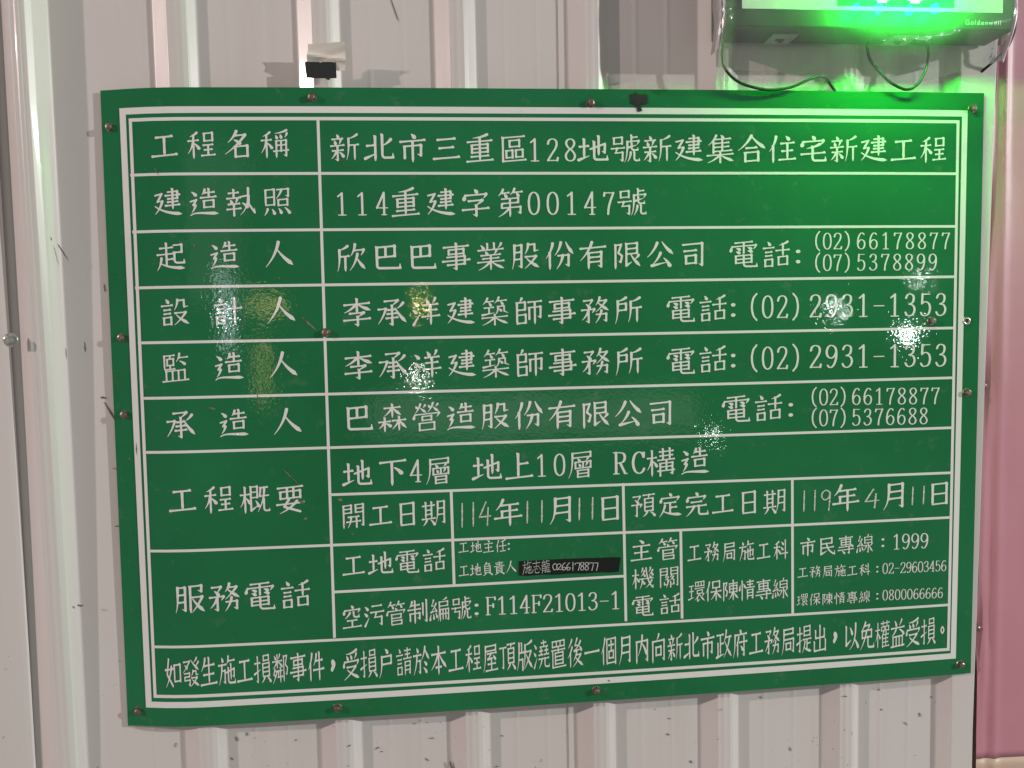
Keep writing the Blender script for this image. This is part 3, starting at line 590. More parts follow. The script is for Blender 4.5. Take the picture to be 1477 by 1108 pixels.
D('''
工=h 20 20 80;s 50 20 85;h 5 85 95
程=@禾 2 2 45 98;@呈 48 6 100 94
名=p 45 2 14 40;q 40 17 76 4 80;d 36 32 56 46;b 40 56 82 92
稱=@禾 0 2 42 98;p 92 3 50 11;d 53 18 58 29;d 69 16 73 28;p 93 14 85 28;s 55 38 98;Z 55 38 90 97;s 72 38 76;h 56 54 90;h 44 74 99
新=@亲 0 2 52 98;@斤 54 4 100 98
北=s 38 8 95;h 8 40 38;t 3 84 40 68;p 92 24 62 44;w 62 6 86 98
市=d 46 1 57 13;h 6 25 94;s 22 42 84;Z 22 42 79 82;s 50 25 99
三=h 18 18 82;h 24 48 76;h 4 84 96
重=p 76 2 25 11;h 6 24 94;B 22 36 78 63 1;s 50 10 92;h 18 77 82;h 3 93 97
區=h 10 8 92;l 14 8 92 95;b 38 20 72 42;b 26 55 48 80;b 60 55 84 80
地=@土L 0 8 40 96;@也 40 4 100 96
也=y 2 50 86 34 84 68 70 62;s 50 2 76;w 24 24 92 98
號=b 12 8 40 30;h 2 46 50;p 22 46 16 62;Z 16 62 42 95;s 72 2 24;h 74 11 94;q 58 25 98 91 38;v 58 25 48 98;t 62 46 90 38;w 73 32 56 94;p 70 64 58 97;w 82 64 94 99
建=@走廴 0 4 100 99;@聿 32 2 96 82
集=p 36 1 8 34;s 26 20 64;d 52 1 60 10;h 28 15 88;h 28 29 82;h 28 43 82;h 26 58 92;s 57 15 58;h 3 71 97;s 50 60 99;p 48 73 5 97;n 52 73 97 95
合=p 50 2 3 52;n 50 4 99 50;h 30 46 70;b 28 62 74 93
住=@亻 2 2 34 99;@主 36 3 99 96
宅=@亠宀 3 2 97 100;p 74 34 26 46;h 6 66 94;w 48 42 92 94
造=@告 32 2 96 74;@辶 0 4 100 99
執=@幸 0 2 54 98;v 78 4 48 97;y 52 32 80 29 79 60 99 92 98 76;d 56 54 74 70
照=B 12 6 42 60 1;Z 52 8 92 38;p 68 9 48 40;b 56 44 88 64;p 18 74 6 96;d 34 76 42 92;d 57 75 66 91;d 78 73 95 93
起=s 36 2 42;h 12 19 60;h 2 41 66;s 36 41 82;h 37 60 60;p 18 54 2 96;N 12 70 26 80 50 92 99 94;z 62 12 90 38;h 64 38 90;w 64 38 74 97
人=p 50 6 4 90;n 47 34 99 88
欣=@斤 2 4 46 98;@欠 44 2 100 98
巴=z 18 12 80 48;s 48 12 48;h 20 48 80;w 18 12 86 97
事=h 5 14 95;b 24 24 76 40;z 18 50 80 78;h 1 64 99;h 18 78 80;g 50 2 98
業=s 38 2 24;s 62 2 24;d 15 8 25 21;p 87 6 75 22;h 4 26 96;d 30 31 38 42;p 70 30 61 43;h 14 45 86;h 20 57 80;h 2 69 98;s 50 45 99;p 47 70 5 97;n 53 70 96 95
股=@月L 2 4 44 97;@殳 46 4 100 97
份=@亻 1 2 34 99;p 56 3 34 48;n 74 3 100 46;Z 46 50 84 92;p 63 50 40 98
有=h 3 22 97;p 46 2 3 66;s 34 40 99;Z 34 40 80 97;h 36 57 80;h 36 74 80
限=@阝 4 4 40 99;@艮 42 4 100 97
公=p 40 6 3 56;n 58 4 98 50;p 52 44 22 84;t 20 88 74 78;d 64 64 86 93
司=Z 12 12 84 96;h 16 36 64;b 24 54 60 82
電=h 18 7 82;d 10 19 4 35;q 9 20 94 84 34;s 50 7 45;d 24 27 36 32;d 23 39 35 44;d 64 27 76 32;d 64 39 78 43;B 22 54 78 80 1;w 50 54 94 96
話=@言 2 2 46 97;@舌 48 4 100 95
設=@言 2 2 46 97;@殳 46 4 100 97
計=@言 2 2 46 97;h 48 42 100;s 74 4 99
李=h 5 20 95;s 50 1 46;p 46 22 5 48;n 54 22 97 44;q 25 52 74 52 65;g 52 64 99;h 3 75 97
承=q 26 9 72 52 25;g 51 25 98;h 36 41 66;h 33 55 68;h 29 70 72;q 4 36 30 2 88;p 90 20 68 38;n 62 36 99 88
洋=@氵 1 4 32 96;@羊 32 2 99 98
築=@⺮ 2 0 98 44;h 12 35 48;s 30 35 54;t 6 60 50 53;v 62 34 48 64;y 62 34 84 33 84 52 99 60;d 66 42 74 50;h 3 71 97;s 50 61 99;p 48 73 5 97;n 52 73 97 96
師=p 26 2 18 15;s 9 16 96;z 9 17 38 44;h 9 44 38;z 9 62 40 92;h 9 92 40;h 48 18 99;s 53 38 80;Z 53 38 94 80;s 73 18 99
務=@矛 0 4 50 97;@攵力 48 2 100 98
所=p 42 3 12 14;z 12 25 42 48;h 12 48 42;v 12 14 2 96;@斤 48 4 100 98
監=h 10 6 50;s 12 6 54;h 12 54 50;b 22 18 44 40;s 32 6 18;s 32 40 54;p 66 2 54 30;h 62 16 96;d 66 28 84 40;@皿 2 58 98 99
森=@木 18 0 82 50;@木L 0 46 46 99;@木 46 46 100 99
營=@火 6 0 50 34;@火 50 0 94 34;d 10 36 4 52;q 9 38 94 84 52;b 34 46 66 60;b 24 70 76 95
概=@木L 0 2 36 99;B 38 6 60 44 1;k 38 6 92 64 72;d 54 56 64 76;h 68 12 97;y 72 12 68 42 98 41;p 84 12 60 97;w 82 52 94 100
要=h 6 9 94;b 16 23 84 47;s 39 9 47;s 61 9 47;Y 46 50 28 76 82 98;p 72 60 12 99;h 2 67 98
下=h 3 12 97;s 46 12 98;d 54 34 80 56
層=@尸 2 2 100 100;d 38 30 45 39;p 76 29 67 39;b 30 43 84 65;s 57 43 65;d 42 49 47 58;p 72 48 66 58;B 38 73 76 97 1
上=s 46 4 90;h 47 42 82;h 2 90 98
構=@木L 0 2 38 99;h 44 12 96;s 58 1 42;s 82 1 42;h 46 27 94;h 38 42 100;s 48 54 99;Z 48 54 92 98;s 70 42 80;h 48 67 92;h 38 81 100
開=@門 2 2 98 99;h 27 54 74;h 20 73 80;p 40 54 26 97;s 62 54 97
日=B 24 8 76 93 1
期=h 2 18 54;s 16 3 70;s 40 3 70;h 16 36 40;h 16 53 40;h 0 71 56;p 20 76 4 98;d 36 76 52 96;v 66 6 54 97;Z 66 6 93 96;h 66 33 93;h 65 58 93
年=p 32 1 6 37;h 26 21 88;h 26 43 84;s 28 43 66;h 1 67 99;s 56 21 99
月=v 28 5 8 98;Z 28 6 79 96;h 28 33 79;h 27 59 79
預=@予 0 4 44 98;@頁 46 2 100 98
定=@亠宀 3 2 97 100;h 24 42 76;s 50 42 86;h 52 62 80;p 28 52 3 97;N 18 72 30 82 52 92 99 94
完=@亠宀 3 2 97 100;h 26 42 74;h 6 59 94;p 40 59 5 98;w 60 59 94 98
服=@月L 2 4 44 97;Z 54 8 92 32;s 54 8 98;q 55 46 94 58 98;n 62 52 100 96
主=d 42 2 58 15;h 12 29 90;s 50 29 90;h 18 59 82;h 2 92 98
任=@亻 2 2 34 99;p 92 4 42 17;h 34 50 100;s 68 13 90;h 42 91 94
負=p 42 1 14 27;q 40 12 70 56 28;s 24 30 78;z 24 30 76 78;h 24 46 76;h 24 62 76;h 24 77 76;p 38 81 6 99;d 62 81 94 98
責=h 15 10 85;h 22 22 78;h 2 35 98;s 50 1 35;s 24 44 82;z 24 44 76 82;h 24 57 76;h 24 69 76;h 24 81 76;p 38 84 6 99;d 62 84 94 98
空=@亠宀 3 2 97 100;p 40 32 14 56;w 58 32 52 84;h 25 66 75;s 50 66 93;h 4 94 96
污=@氵 1 4 32 96;h 40 12 90;h 32 38 100;p 60 40 52 60;Z 52 60 88 97
管=@⺮ 2 0 98 44;d 46 27 54 36;d 11 37 5 53;q 10 39 93 84 53;s 28 52 99;z 28 54 75 70;h 28 70 75;z 28 81 78 97;h 28 97 78
制=p 22 5 8 30;h 16 21 60;h 0 39 66;s 36 2 99;s 12 56 86;Z 12 56 60 84;s 76 16 70;g 94 3 98
編=@糹 0 2 42 98;p 86 1 66 9;z 50 16 92 34;h 50 34 92;v 50 16 42 98;s 54 48 99;Z 54 48 96 98;s 68 48 94;s 82 48 94;h 54 68 96
機=@木L 0 2 34 99;p 50 2 42 22;p 58 14 42 40;d 54 28 60 40;p 86 2 78 22;p 96 14 78 38;d 90 26 97 38;h 34 52 100;p 48 52 36 98;x 66 2 97 96;p 92 62 62 96;d 80 40 88 48;d 50 62 58 76
關=@門 2 2 98 99;p 38 42 30 53;p 46 48 30 64;d 40 58 48 66;p 62 42 54 53;p 70 48 54 64;d 66 58 72 66;s 28 72 84;h 28 84 44;p 44 70 36 98;s 72 72 84;h 56 84 72;s 57 70 98
局=@尸 4 2 98 100;Z 22 46 86 96;b 36 60 66 82
施=@方 0 2 48 98;p 62 2 50 30;h 60 17 100;y 48 56 96 46 94 74 84 70;s 76 28 82;w 60 42 92 100
科=@禾 0 2 46 98;d 54 10 68 22;d 50 36 64 48;h 44 68 100;s 82 2 99
環=@王L 0 8 36 92;b 44 4 96 24;s 61 4 24;s 79 4 24;h 38 35 100;b 54 45 86 60;p 68 62 38 90;k 56 76 99 72 89;p 94 64 82 76;n 68 64 100 98
保=@亻 1 2 32 99;b 46 5 88 34;h 34 53 100;s 67 34 99;p 64 56 34 90;n 70 56 100 88
陳=@阝 4 4 38 99;h 42 17 96;B 46 28 92 58 1;s 69 1 99;p 66 60 40 93;n 72 60 100 91
情=s 20 2 99;d 9 22 4 46;d 28 18 37 33;@青 40 2 100 98
專=h 8 10 92;B 22 20 78 47 1;s 50 1 58;h 8 58 80;d 76 48 92 60;h 1 74 99;g 70 63 99;d 28 80 42 93
線=@糹 0 2 42 98;p 72 1 66 12;B 50 13 94 44 1;g 72 46 99;q 44 58 62 42 88;p 96 50 80 66;n 76 56 100 94
民=z 14 9 80 36;h 14 36 80;k 14 9 94 52 76;h 16 58 92;x 48 36 96 97
如=Y 24 3 12 55 46 96;p 40 30 3 97;h 0 38 52;b 58 26 94 82
發=q 8 12 44 2 48;d 14 24 28 34;n 52 8 99 44;p 88 4 68 18;p 98 18 78 31;z 10 52 42 64;h 12 64 42;s 12 64 76;Z 12 76 44 98;p 64 46 52 64;y 64 48 82 48 82 60 98 61;q 54 70 88 46 99;n 58 76 99 98
生=p 30 4 5 46;h 24 28 86;s 52 2 90;h 18 59 82;h 1 92 99
損=@扌 0 2 40 98;@員 42 2 100 98
鄰=d 14 4 22 16;p 48 2 38 17;h 2 24 62;s 32 1 46;p 30 26 4 48;d 36 26 60 44;p 16 50 4 72;q 14 58 30 2 99;d 11 66 19 76;h 34 58 62;s 50 46 99;h 32 79 66;s 38 60 79;@阝 66 4 100 99
件=@亻 2 2 34 99;p 54 8 36 46;h 50 30 92;h 34 61 100;s 71 2 99
受=p 84 1 18 11;d 22 18 30 30;d 46 16 53 28;p 82 14 69 30;d 10 36 4 53;q 9 38 94 84 53;q 24 57 78 5 99;n 26 66 97 97
户=d 45 2 58 14;z 22 27 80 53;h 22 53 80;v 22 27 4 98
請=@言 2 2 46 97;@青 46 2 100 98
於=@方 0 2 52 98;p 74 3 50 48;n 74 10 100 46;d 68 54 82 64;d 64 74 82 90
本=h 6 27 94;s 50 2 99;p 46 29 3 80;n 54 29 98 77;h 32 74 68
屋=@尸 2 2 100 100;h 30 36 90;p 55 36 36 52;t 34 55 78 50;d 68 45 82 58;h 34 73 84;s 57 56 94;h 20 95 97
頂=h 0 17 44;g 24 17 92;@頁 46 2 100 98
版=v 16 4 2 98;s 32 4 38;h 16 38 48;z 16 62 38 99;p 96 3 54 14;v 54 14 42 98;q 58 38 92 48 98;n 62 48 100 96
澆=@氵 0 4 28 96;h 48 9 82;s 65 1 22;h 40 23 92;h 36 37 60;s 48 28 50;h 32 51 62;h 70 37 94;s 82 28 50;h 67 51 99;h 32 65 99;p 54 65 32 99;w 72 65 94 99
置=b 12 5 88 24;s 38 5 24;s 62 5 24;h 6 36 94;s 50 26 46;s 30 46 86;z 30 46 80 86;h 30 59 80;h 30 72 80;h 30 85 80;l 14 44 96 97
後=p 28 2 4 30;p 30 28 2 64;s 19 48 99;p 62 1 46 22;p 84 12 44 42;h 48 24 64;t 44 43 86 38;d 76 28 90 43;p 60 46 38 78;q 56 58 86 34 99;n 50 64 100 97
一=h 3 50 97
個=@亻 1 2 32 99;s 38 8 98;z 38 8 94 98;h 38 93 94;h 48 30 84;s 66 16 52;b 52 52 80 76
內=s 15 22 99;Z 15 22 86 97;p 52 3 24 72;d 50 30 78 66
向=p 52 1 38 20;s 12 24 99;Z 12 24 87 97;b 34 46 66 74
政=h 2 14 48;s 26 14 86;h 27 46 48;s 10 42 86;t 0 93 52 82;p 66 2 48 46;h 60 26 100;p 88 26 48 98;n 58 42 100 96
府=d 48 1 56 11;h 14 18 95;v 16 18 2 98;p 40 27 24 58;s 33 46 98;h 44 46 98;g 76 26 98;d 54 60 67 74
提=@扌 0 2 40 98;B 50 4 90 36 1;h 42 50 100;s 70 50 86;h 71 66 94;p 56 58 38 98;N 48 76 58 84 72 93 100 95
出=s 50 2 92;s 20 18 46;h 20 46 80;s 80 16 48;s 12 58 92;h 12 92 88;s 88 56 96
以=k 15 12 82 50 62;d 40 16 56 40;v 80 6 38 97;d 68 58 98 92
免=p 40 1 10 32;q 36 13 68 52 30;b 18 31 82 56;p 48 32 5 98;w 58 56 93 98
權=@木L 0 2 36 99;h 38 9 100;s 55 1 17;s 82 1 17;b 44 22 64 36;b 72 22 94 36;@隹 38 38 100 99
益=d 28 1 40 19;p 77 1 60 20;h 3 28 97;p 38 34 8 56;d 60 34 92 53;@皿 2 58 98 99
志=h 6 20 94;s 50 2 46;h 18 46 82;d 15 64 6 86;w 36 58 92 78;d 50 56 60 70;d 80 56 96 74
龍=d 24 1 30 10;h 6 15 48;d 14 20 20 32;p 42 18 36 32;h 2 36 52;s 10 46 98;Z 10 46 46 97;h 12 62 46;h 12 78 46;s 60 2 32;h 62 12 92;z 60 32 90 48;h 62 48 90;w 60 48 92 98;h 68 62 92;h 68 74 92;h 68 86 90
''')
D('''
字=@亠宀 3 2 97 100;q 26 42 74 52 58;g 52 58 99;h 3 72 97
第=@⺮ 2 0 98 44;z 20 34 78 50;h 22 50 78;s 20 50 66;Z 20 66 86 92;s 49 34 99;p 48 66 8 96
''')

# closed/open splines in a 50 x 100 box (y down); 'pts|' catmull, '!' polyline
DG={
'0':['c 25 3 10 16 5 50 10 84 25 97 40 84 45 50 40 16'],
'1':['l 10 18 26 4','l 26 4 26 96','l 11 97 41 97'],
'2':['o 7 24 12 9 25 3 38 9 42 25 36 45 22 68 6 95','l 6 95 44 95','l 44 95 46 84'],
'3':['o 8 20 14 7 25 3 37 10 39 25 34 40 20 47','o 20 47 36 52 43 70 37 89 23 97 12 93 6 82'],
'4':['l 33 3 4 68','l 4 68 47 68','l 33 3 33 96','l 23 97 43 97'],
'5':['l 12 4 42 4','l 12 4 10 44','o 10 44 24 37 38 45 43 66 37 89 23 97 12 94 6 84'],
'6':['o 40 12 33 4 23 5 12 22 6 52 9 84 24 97 38 90 44 69 39 50 26 43 14 51 7 66'],
'7':['l 6 18 8 5','l 7 5 44 5','o 44 5 33 36 25 66 22 96'],
'8':['c 25 3 12 10 9 25 18 41 32 53 43 72 39 90 25 97 11 90 7 72 18 53 32 41 41 25 38 10'],
'9':['o 10 88 17 96 27 95 38 78 44 48 41 16 26 3 12 10 6 31 11 50 24 57 36 49 43 34'],
'F':['l 12 4 12 96','l 3 4 46 4','l 46 4 47 16','l 12 48 38 48','l 38 40 38 57','l 3 97 24 97'],
'R':['l 12 4 12 96','l 3 4 24 4','o 24 4 38 9 42 26 37 44 24 50','l 12 50 24 50','l 26 50 42 94','l 40 97 50 97','l 3 97 22 97'],
'C':['o 42 24 38 10 26 3 12 16 6 50 12 84 26 97 38 90 44 76','l 43 6 42 25'],
'(':['o 40 -6 26 14 20 50 26 86 40 106'],
')':['o 10 -6 24 14 30 50 24 86 10 106'],
'-':['l 5 52 45 52'],
}
HW={ # handwritten digits, thin marker
'1':['l 25 5 23 97'],
'4':['l 30 8 6 66','l 6 66 46 62','l 38 30 34 98'],
'9':['o 40 16 26 6 12 18 10 38 22 50 36 40 41 18 40 50 36 98'],
'0':['c 25 20 12 35 10 62 22 88 38 78 42 50 36 26'],
'2':['o 8 36 20 22 36 28 36 46 22 66 8 88','o 8 88 20 80 44 86'],
'6':['o 36 10 20 28 10 60 14 84 28 90 38 76 34 62 20 60 12 72'],
'7':['o 6 30 6 18 22 14 42 16','o 42 16 40 50 30 96'],
'8':['c 26 8 12 20 18 40 36 58 38 82 24 92 12 80 18 58 36 36 38 16'],
}
DG[':']=['o 25 30 26 30 25 31','o 25 78 26 78 25 79']
DG['，']=['o 22 62 28 64 31 71 27 80 19 89','l 24 64 26 70']
DG['。']=['c 22 62 12 74 22 86 32 74']

S=320;PAD=40;U=240/100.
class Canvas:
    def __init__(s):
        s.im=np.zeros((S,S),bool);s.Y,s.X=np.mgrid[0:S,0:S]+.0
    def disc(s,x,y,r):
        r=max(r,1.2)
        y0,y1,x0,x1=max(int(y-r-1),0),int(y+r+2),max(int(x-r-1),0),int(x+r+2)
        s.im[y0:y1,x0:x1]|=((s.Y[y0:y1,x0:x1]-y)**2+(s.X[y0:y1,x0:x1]-x)**2<=r*r)
    def poly(s,pts):
        pts=np.array(pts,float);x0,y0=np.maximum(np.floor(pts.min(0)).astype(int),0);x1,y1=np.ceil(pts.max(0)).astype(int)+1
        gx=s.X[y0:y1,x0:x1];gy=s.Y[y0:y1,x0:x1];ins=np.zeros(gx.shape,bool)
        for i in range(len(pts)):
            a,b=pts[i],pts[i-1]
            if a[1]==b[1]:continue
            ins^=((a[1]>gy)!=(b[1]>gy))&(gx<(b[0]-a[0])*(gy-a[1])/(b[1]-a[1])+a[0])
        s.im[y0:y1,x0:x1]|=ins
def flat(ch,bx=(0,0,100,100)):
    out=[]
    for t in C[ch].split(';'):
        f=t.split();k=f[0]
        if k[0]=='@':
            b=[float(v) for v in f[1:5]]
            sx=(bx[2]-bx[0])/100;sy=(bx[3]-bx[1])/100
            out+=flat(k[1:],(bx[0]+b[0]*sx,bx[1]+b[1]*sy,bx[0]+b[2]*sx,bx[1]+b[3]*sy))
        else:
            n=[float(v) for v in f[1:]]
            X=lambda v:bx[0]+v*(bx[2]-bx[0])/100
            Y=lambda v:bx[1]+v*(bx[3]-bx[1])/100
            if k=='h':n=[X(n[0]),Y(n[1]),X(n[2])]
            elif k in 'sg':n=[X(n[0]),Y(n[1]),Y(n[2])]
            elif k=='q':n=[X(n[0]),Y(n[1]),X(n[2]),X(n[3]),Y(n[4])]
            elif k in 'wl':n=[X(n[0]),Y(n[1]),Y(n[2]),X(n[3])]
            elif k=='k':n=[X(n[0]),Y(n[1]),Y(n[2]),X(n[3]),Y(n[4])]
            elif k=='B':n=[X(n[0]),Y(n[1]),X(n[2]),Y(n[3]),n[4]]
            else:n=[(X if i%2==0 else Y)(v) for i,v in enumerate(n)]
            if k=='b' or k=='B':
                x0,y0,x1,y1=n[:4]
                out+=[('s',[x0,y0,y1+1]),('z',[x0,y0,x1,y1+1])]
                m=int(n[4]) if k=='B' else 0
                for i in range(1,m+1):out.append(('i',[x0,y0+(y1-y0)*i/(m+1),x1]))
                out.append(('i',[x0,y1,x1]))
            else: out.append((k,n))
    return out
SH=.085
def brush_glyph(ch,thin=None,wmul=1.):
    st=flat(ch);n=len(st)
    wf=np.interp(n,[1,4,8,12,16,22],[1.2,1.12,1.0,.88,.78,.68])*wmul
    cv=Canvas()
    def T(x,y): # shear so that horizontals climb to the right
        return np.array([PAD+x*U, PAD+(y-(x-50)*SH)*U])
    H=5.6*wf*U/2;V=8.0*wf*U/2
    if thin: H=V=thin*U/2
    def path(pts,n=60):
        pts=np.array(pts);d=np.r_[0,np.cumsum(np.hypot(*np.diff(pts,axis=0).T))]
        m=max(8,int(d[-1]/1.2));t=np.linspace(0,d[-1],m)
        return np.c_[np.interp(t,d,pts[:,0]),np.interp(t,d,pts[:,1])]
    def bez(*P):
        P=np.array(P);t=np.linspace(0,1,50)[:,None]
        if len(P)==3:q=(1-t)**2*P[0]+2*t*(1-t)*P[1]+t*t*P[2]
        else:q=(1-t)**3*P[0]+3*t*(1-t)**2*P[1]+3*t*t*(1-t)*P[2]+t**3*P[3]
        return path(q)
    def stroke(q,r):
        for (x,y),rr in zip(q,r):cv.disc(x,y,rr)
    def ulen(q):
        d=np.r_[0,np.cumsum(np.hypot(*np.diff(q,axis=0).T))];return d,d[-1]+1e-9
    def heng(a,b,end=True,start=True):
        q=path([a,b]);d,L=ulen(q);u=d/L
        r=H*(1-.14*np.sin(pi*u))
        if not thin:
            if start:r=r*(1+.35*np.exp(-d/(3.2*U*wf)))
            if end:
                s=min(1,L/(18*U))*wf*U
                e=q[-1];dx,dy=(q[-1]-q[0])/L
                cv.poly([e+[-6.5*s,-2.0*s],e+[-1.8*s,-4.6*s],e+[.6*s,-4.2*s],e+[3.4*s,1.2*s],e+[2.2*s,3.0*s],e+[-5.0*s,3.0*s]])
        stroke(q,r)
    def head(p,s=1.):
        if thin:return
        s*=wf*U
        cv.poly([p+[-5.2*s,-4.6*s],p+[-1.5*s,-4.0*s],p+[4.2*s,-.4*s],p+[4.0*s,3.2*s],p+[-3.9*s,4.0*s]])
    def shu(a,b,hd=True,pt=False):
        q=path([a,b]);d,L=ulen(q);u=d/L
        r=V*(1-.13*np.sin(pi*u))
        if pt and not thin: r=r*np.clip(.45+.55*(L-d)/(10*U),.45,1)
        if hd:head(a,min(1,L/(20*U)))
        stroke(q,r)
    def hookleft(p,s=1.):
        s*=wf*U
        if thin: stroke(path([p,p+[-7*U,-5*U]]),[thin*U/2]*60);return
        cv.poly([p+[4.0*s,-6*s],p+[3.6*s,1.5*s],p+[.5*s,5.0*s],p+[-11*s,-3.6*s],p+[-10*s,-5.0*s],p+[-3.6*s,-2.6*s],p+[-3.6*s,-8*s]])
    def pie(q,tp=1.):
        d,L=ulen(q);u=d/L
        r=V*(1.12-.95*u**1.25)
        if thin:r=np.full(len(q),H)
        else:head(q[0],.8*min(1,L/(20*U)))
        stroke(q,r)
    def na(q):
        d,L=ulen(q);u=d/L
        if thin:stroke(q,np.full(len(q),H));return
        fo=min(14*U,L*.4)
        r=V*(.45+.95*np.clip(d/(L-fo),0,1)**1.1)
        k=np.clip((d-(L-fo))/fo,0,1)
        r=r*(1-.85*k)
        # flatten the foot: bend to the right
        q=q.copy();q[:,1]+= (V*1.15)*(1-k)*0+ (k*V*.35)
        stroke(q,r)
    def dot(a,b):
        v=b-a;L=np.hypot(*v);nrm=np.array([v[1],-v[0]])/L
        q=bez(a,a+v*.5+nrm*L*.10*(1 if v[0]>0 else -1),b);d,L2=ulen(q);u=d/L2
        m=min(1.25,.8+L/(30*U))
        r=V*m*(.3+.95*u**.75)
        if thin:r=np.full(len(q),H)
        q=path([q[0],*q[1:-1],b-(v/L)*V*.7]) if not thin else q
        d,L2=ulen(q);u=d/L2
        if not thin:r=V*m*(.28+.92*u**.8)
        stroke(q,r)
    for k,v in st:
        if k=='h':heng(T(v[0]+2,v[1]),T(v[2]-2,v[1]))
        elif k=='i':heng(T(v[0],v[1]),T(v[2],v[1]),end=False,start=False)
        elif k=='s':shu(T(v[0],v[1]+2),T(v[0],v[2]-1),pt=(v[2]-v[1])>45)
        elif k=='g':
            a,b=T(v[0],v[1]+2),T(v[0],v[2]-4);shu(a,b);hookleft(b)
        elif k=='p':
            a,b=T(v[0],v[1]),T(v[2],v[3]);e=b-a
            c=a+e*.5+np.array([abs(e[1])*.10,abs(e[0])*.10])+np.array([0.04*abs(e[1]),0])
            pie(bez(a,c,b))
        elif k=='v':
            a,b=T(v[0],v[1]),T(v[2],v[3]);e=b-a
            pie(bez(a,a+[0,e[1]*.45],a+[e[0]*.1,e[1]*.75],b))
        elif k=='n':
            a,b=T(v[0],v[1]),T(v[2],v[3]);e=b-a
            na(bez(a,a+e*.5+np.array([-abs(e[1])*.10,abs(e[0])*.10]),b))
        elif k=='N':
            P=[T(v[i],v[i+1]) for i in range(0,len(v),2)]
            na(bez(*P))
        elif k=='d':dot(T(v[0],v[1]),T(v[2],v[3]))
        elif k=='t':
            a,b=T(v[0],v[1]),T(v[2],v[3]+ (v[2]-v[0])*SH*.5)
            q=path([a,b]);d,L=ulen(q)
            stroke(q,V*(1.15-.95*d/L) if not thin else np.full(len(q),H))
        elif k in 'zZ':
            a,b,c=T(v[0],v[1]),T(v[2],v[1]),T(v[2],v[3])
            if k=='Z':c=T(v[2]-1,v[3]-4)
            heng(a,b,end=False,start=False)
            if not thin:
                s=wf*U;cv.poly([b+[-7*s,-1.8*s],b+[-1.6*s,-4.8*s],b+[1.2*s,-4.2*s],b+[4.6*s,.4*s],b+[3.8*s,5*s],b+[-3.6*s,5*s]])
            shu(b,c,hd=False)
            if k=='Z':hookleft(c)
        elif k=='q':
            a,b,c=T(v[0],v[1]),T(v[2],v[1]),T(v[3],v[4])
            heng(a,b,end=False)
            s=wf*U
            if not thin:cv.poly([b+[-7*s,-1.8*s],b+[-1.6*s,-4.8*s],b+[1.2*s,-4.2*s],b+[4.4*s,.4*s],b+[2.4*s,5*s],b+[-4*s,4*s]])
            e=c-b;q=bez(b,b+e*.5+np.array([abs(e[1])*.08,abs(e[0])*.08]),c);d,L=ulen(q)
            stroke(q,V*(1.0-.8*(d/L)**1.2) if not thin else np.full(len(q),H))
        elif k=='w':
            x,y0,y1,x1=v
            a=T(x,y0);b=T(x,y1-10);c=T(x,y1);dd=T(x+10,y1);e=T(x1-2,y1);
            rr=min(11,(x1-x)*.45,(y1-y0)*.45)
            b=T(x,y1-rr);dd=T(x+rr,y1+rr*SH*.8);e=np.array([T(x1,0)[0],dd[1]-.6*U])
            q=np.vstack([path([a,b]),bez(b,np.array([b[0],dd[1]]),dd),path([dd,e])])
            d,L=ulen(q)
            r=V*(1-.18*np.clip(d/L*1.3,0,1))
            head(a,min(1,(y1-y0)/20.))
            stroke(q,r if not thin else np.full(len(q),H))
            s=wf*U*min(1,.45+(x1-x)/60)
            if not thin:cv.poly([e+[-7*s,-2.6*s],e+[-2.2*s,-4.5*s],e+[-.8*s,-13*s],e+[1.0*s,-13*s],e+[4.6*s,.5*s],e+[3.0*s,3.2*s],e+[-6*s,3.2*s]])
            else: stroke(path([e,e+[0,-8*U]]),np.full(60,H))
        elif k=='l':
            x,y0,y1,x1=v
            shu(T(x,y0),T(x,y1));heng(T(x,y1),T(x1,y1),start=False)
        elif k=='k':
            x,y0,y1,x1,y2=v
            a,b,c=T(x,y0),T(x,y1-3),T(x1,y2)
            shu(a,b);q=path([b,c]);d,L=ulen(q);stroke(q,V*(1.15-.95*d/L) if not thin else np.full(len(q),H))
        elif k=='x':
            a,b=T(v[0],v[1]),T(v[2],v[3]);e=b-a
            q=bez(a,a+[e[0]*.05,e[1]*.45],a+[e[0]*.45,e[1]*.85],b)
            head(a,.9);stroke(q,np.full(len(q),V*.92 if not thin else H))
            s=wf*U
            if not thin:cv.poly([b+[-6*s,-3*s],b+[-1.5*s,-5*s],b+[.2*s,-16*s],b+[1.8*s,-16*s],b+[4*s,1*s],b+[1*s,3.6*s]])
        elif k=='y':
            P=[T(v[i],v[i+1]) for i in range(0,len(v),2)]
            for i in range(len(P)-1):
                e=P[i+1]-P[i];hz=abs(e[1])<abs(e[0])*.5
                q=path([P[i],P[i+1]]);d,L=ulen(q)
                last=i==len(P)-2
                r=np.full(len(q),(H if hz else V*.88))
                if last and not thin and len(P)>3: r=r*(1-.7*d/L)
                stroke(q,r)
        elif k=='Y':
            P=[T(v[i],v[i+1]) for i in range(0,len(v),2)]
            q=path(P);d,L=ulen(q);head(P[0],.8)
            stroke(q,V*(.95) *np.ones(len(q)) if not thin else np.full(len(q),H))
    return cv.im
def spline(P,closed):
    P=np.array(P,float);out=[]
    n=len(P)
    if closed: Q=np.vstack([P[-1],P,P[0],P[1]])
    else: Q=np.vstack([2*P[0]-P[1],P,2*P[-1]-P[-2]])
    for i in range(1,len(Q)-2):
        t=np.linspace(0,1,24)[:,None];a,b,c,d=Q[i-1],Q[i],Q[i+1],Q[i+2]
        out.append(.5*((2*b)+(-a+c)*t+(2*a-5*b+4*c-d)*t*t+(-a+3*b-3*c+d)*t**3))
    return np.vstack(out)
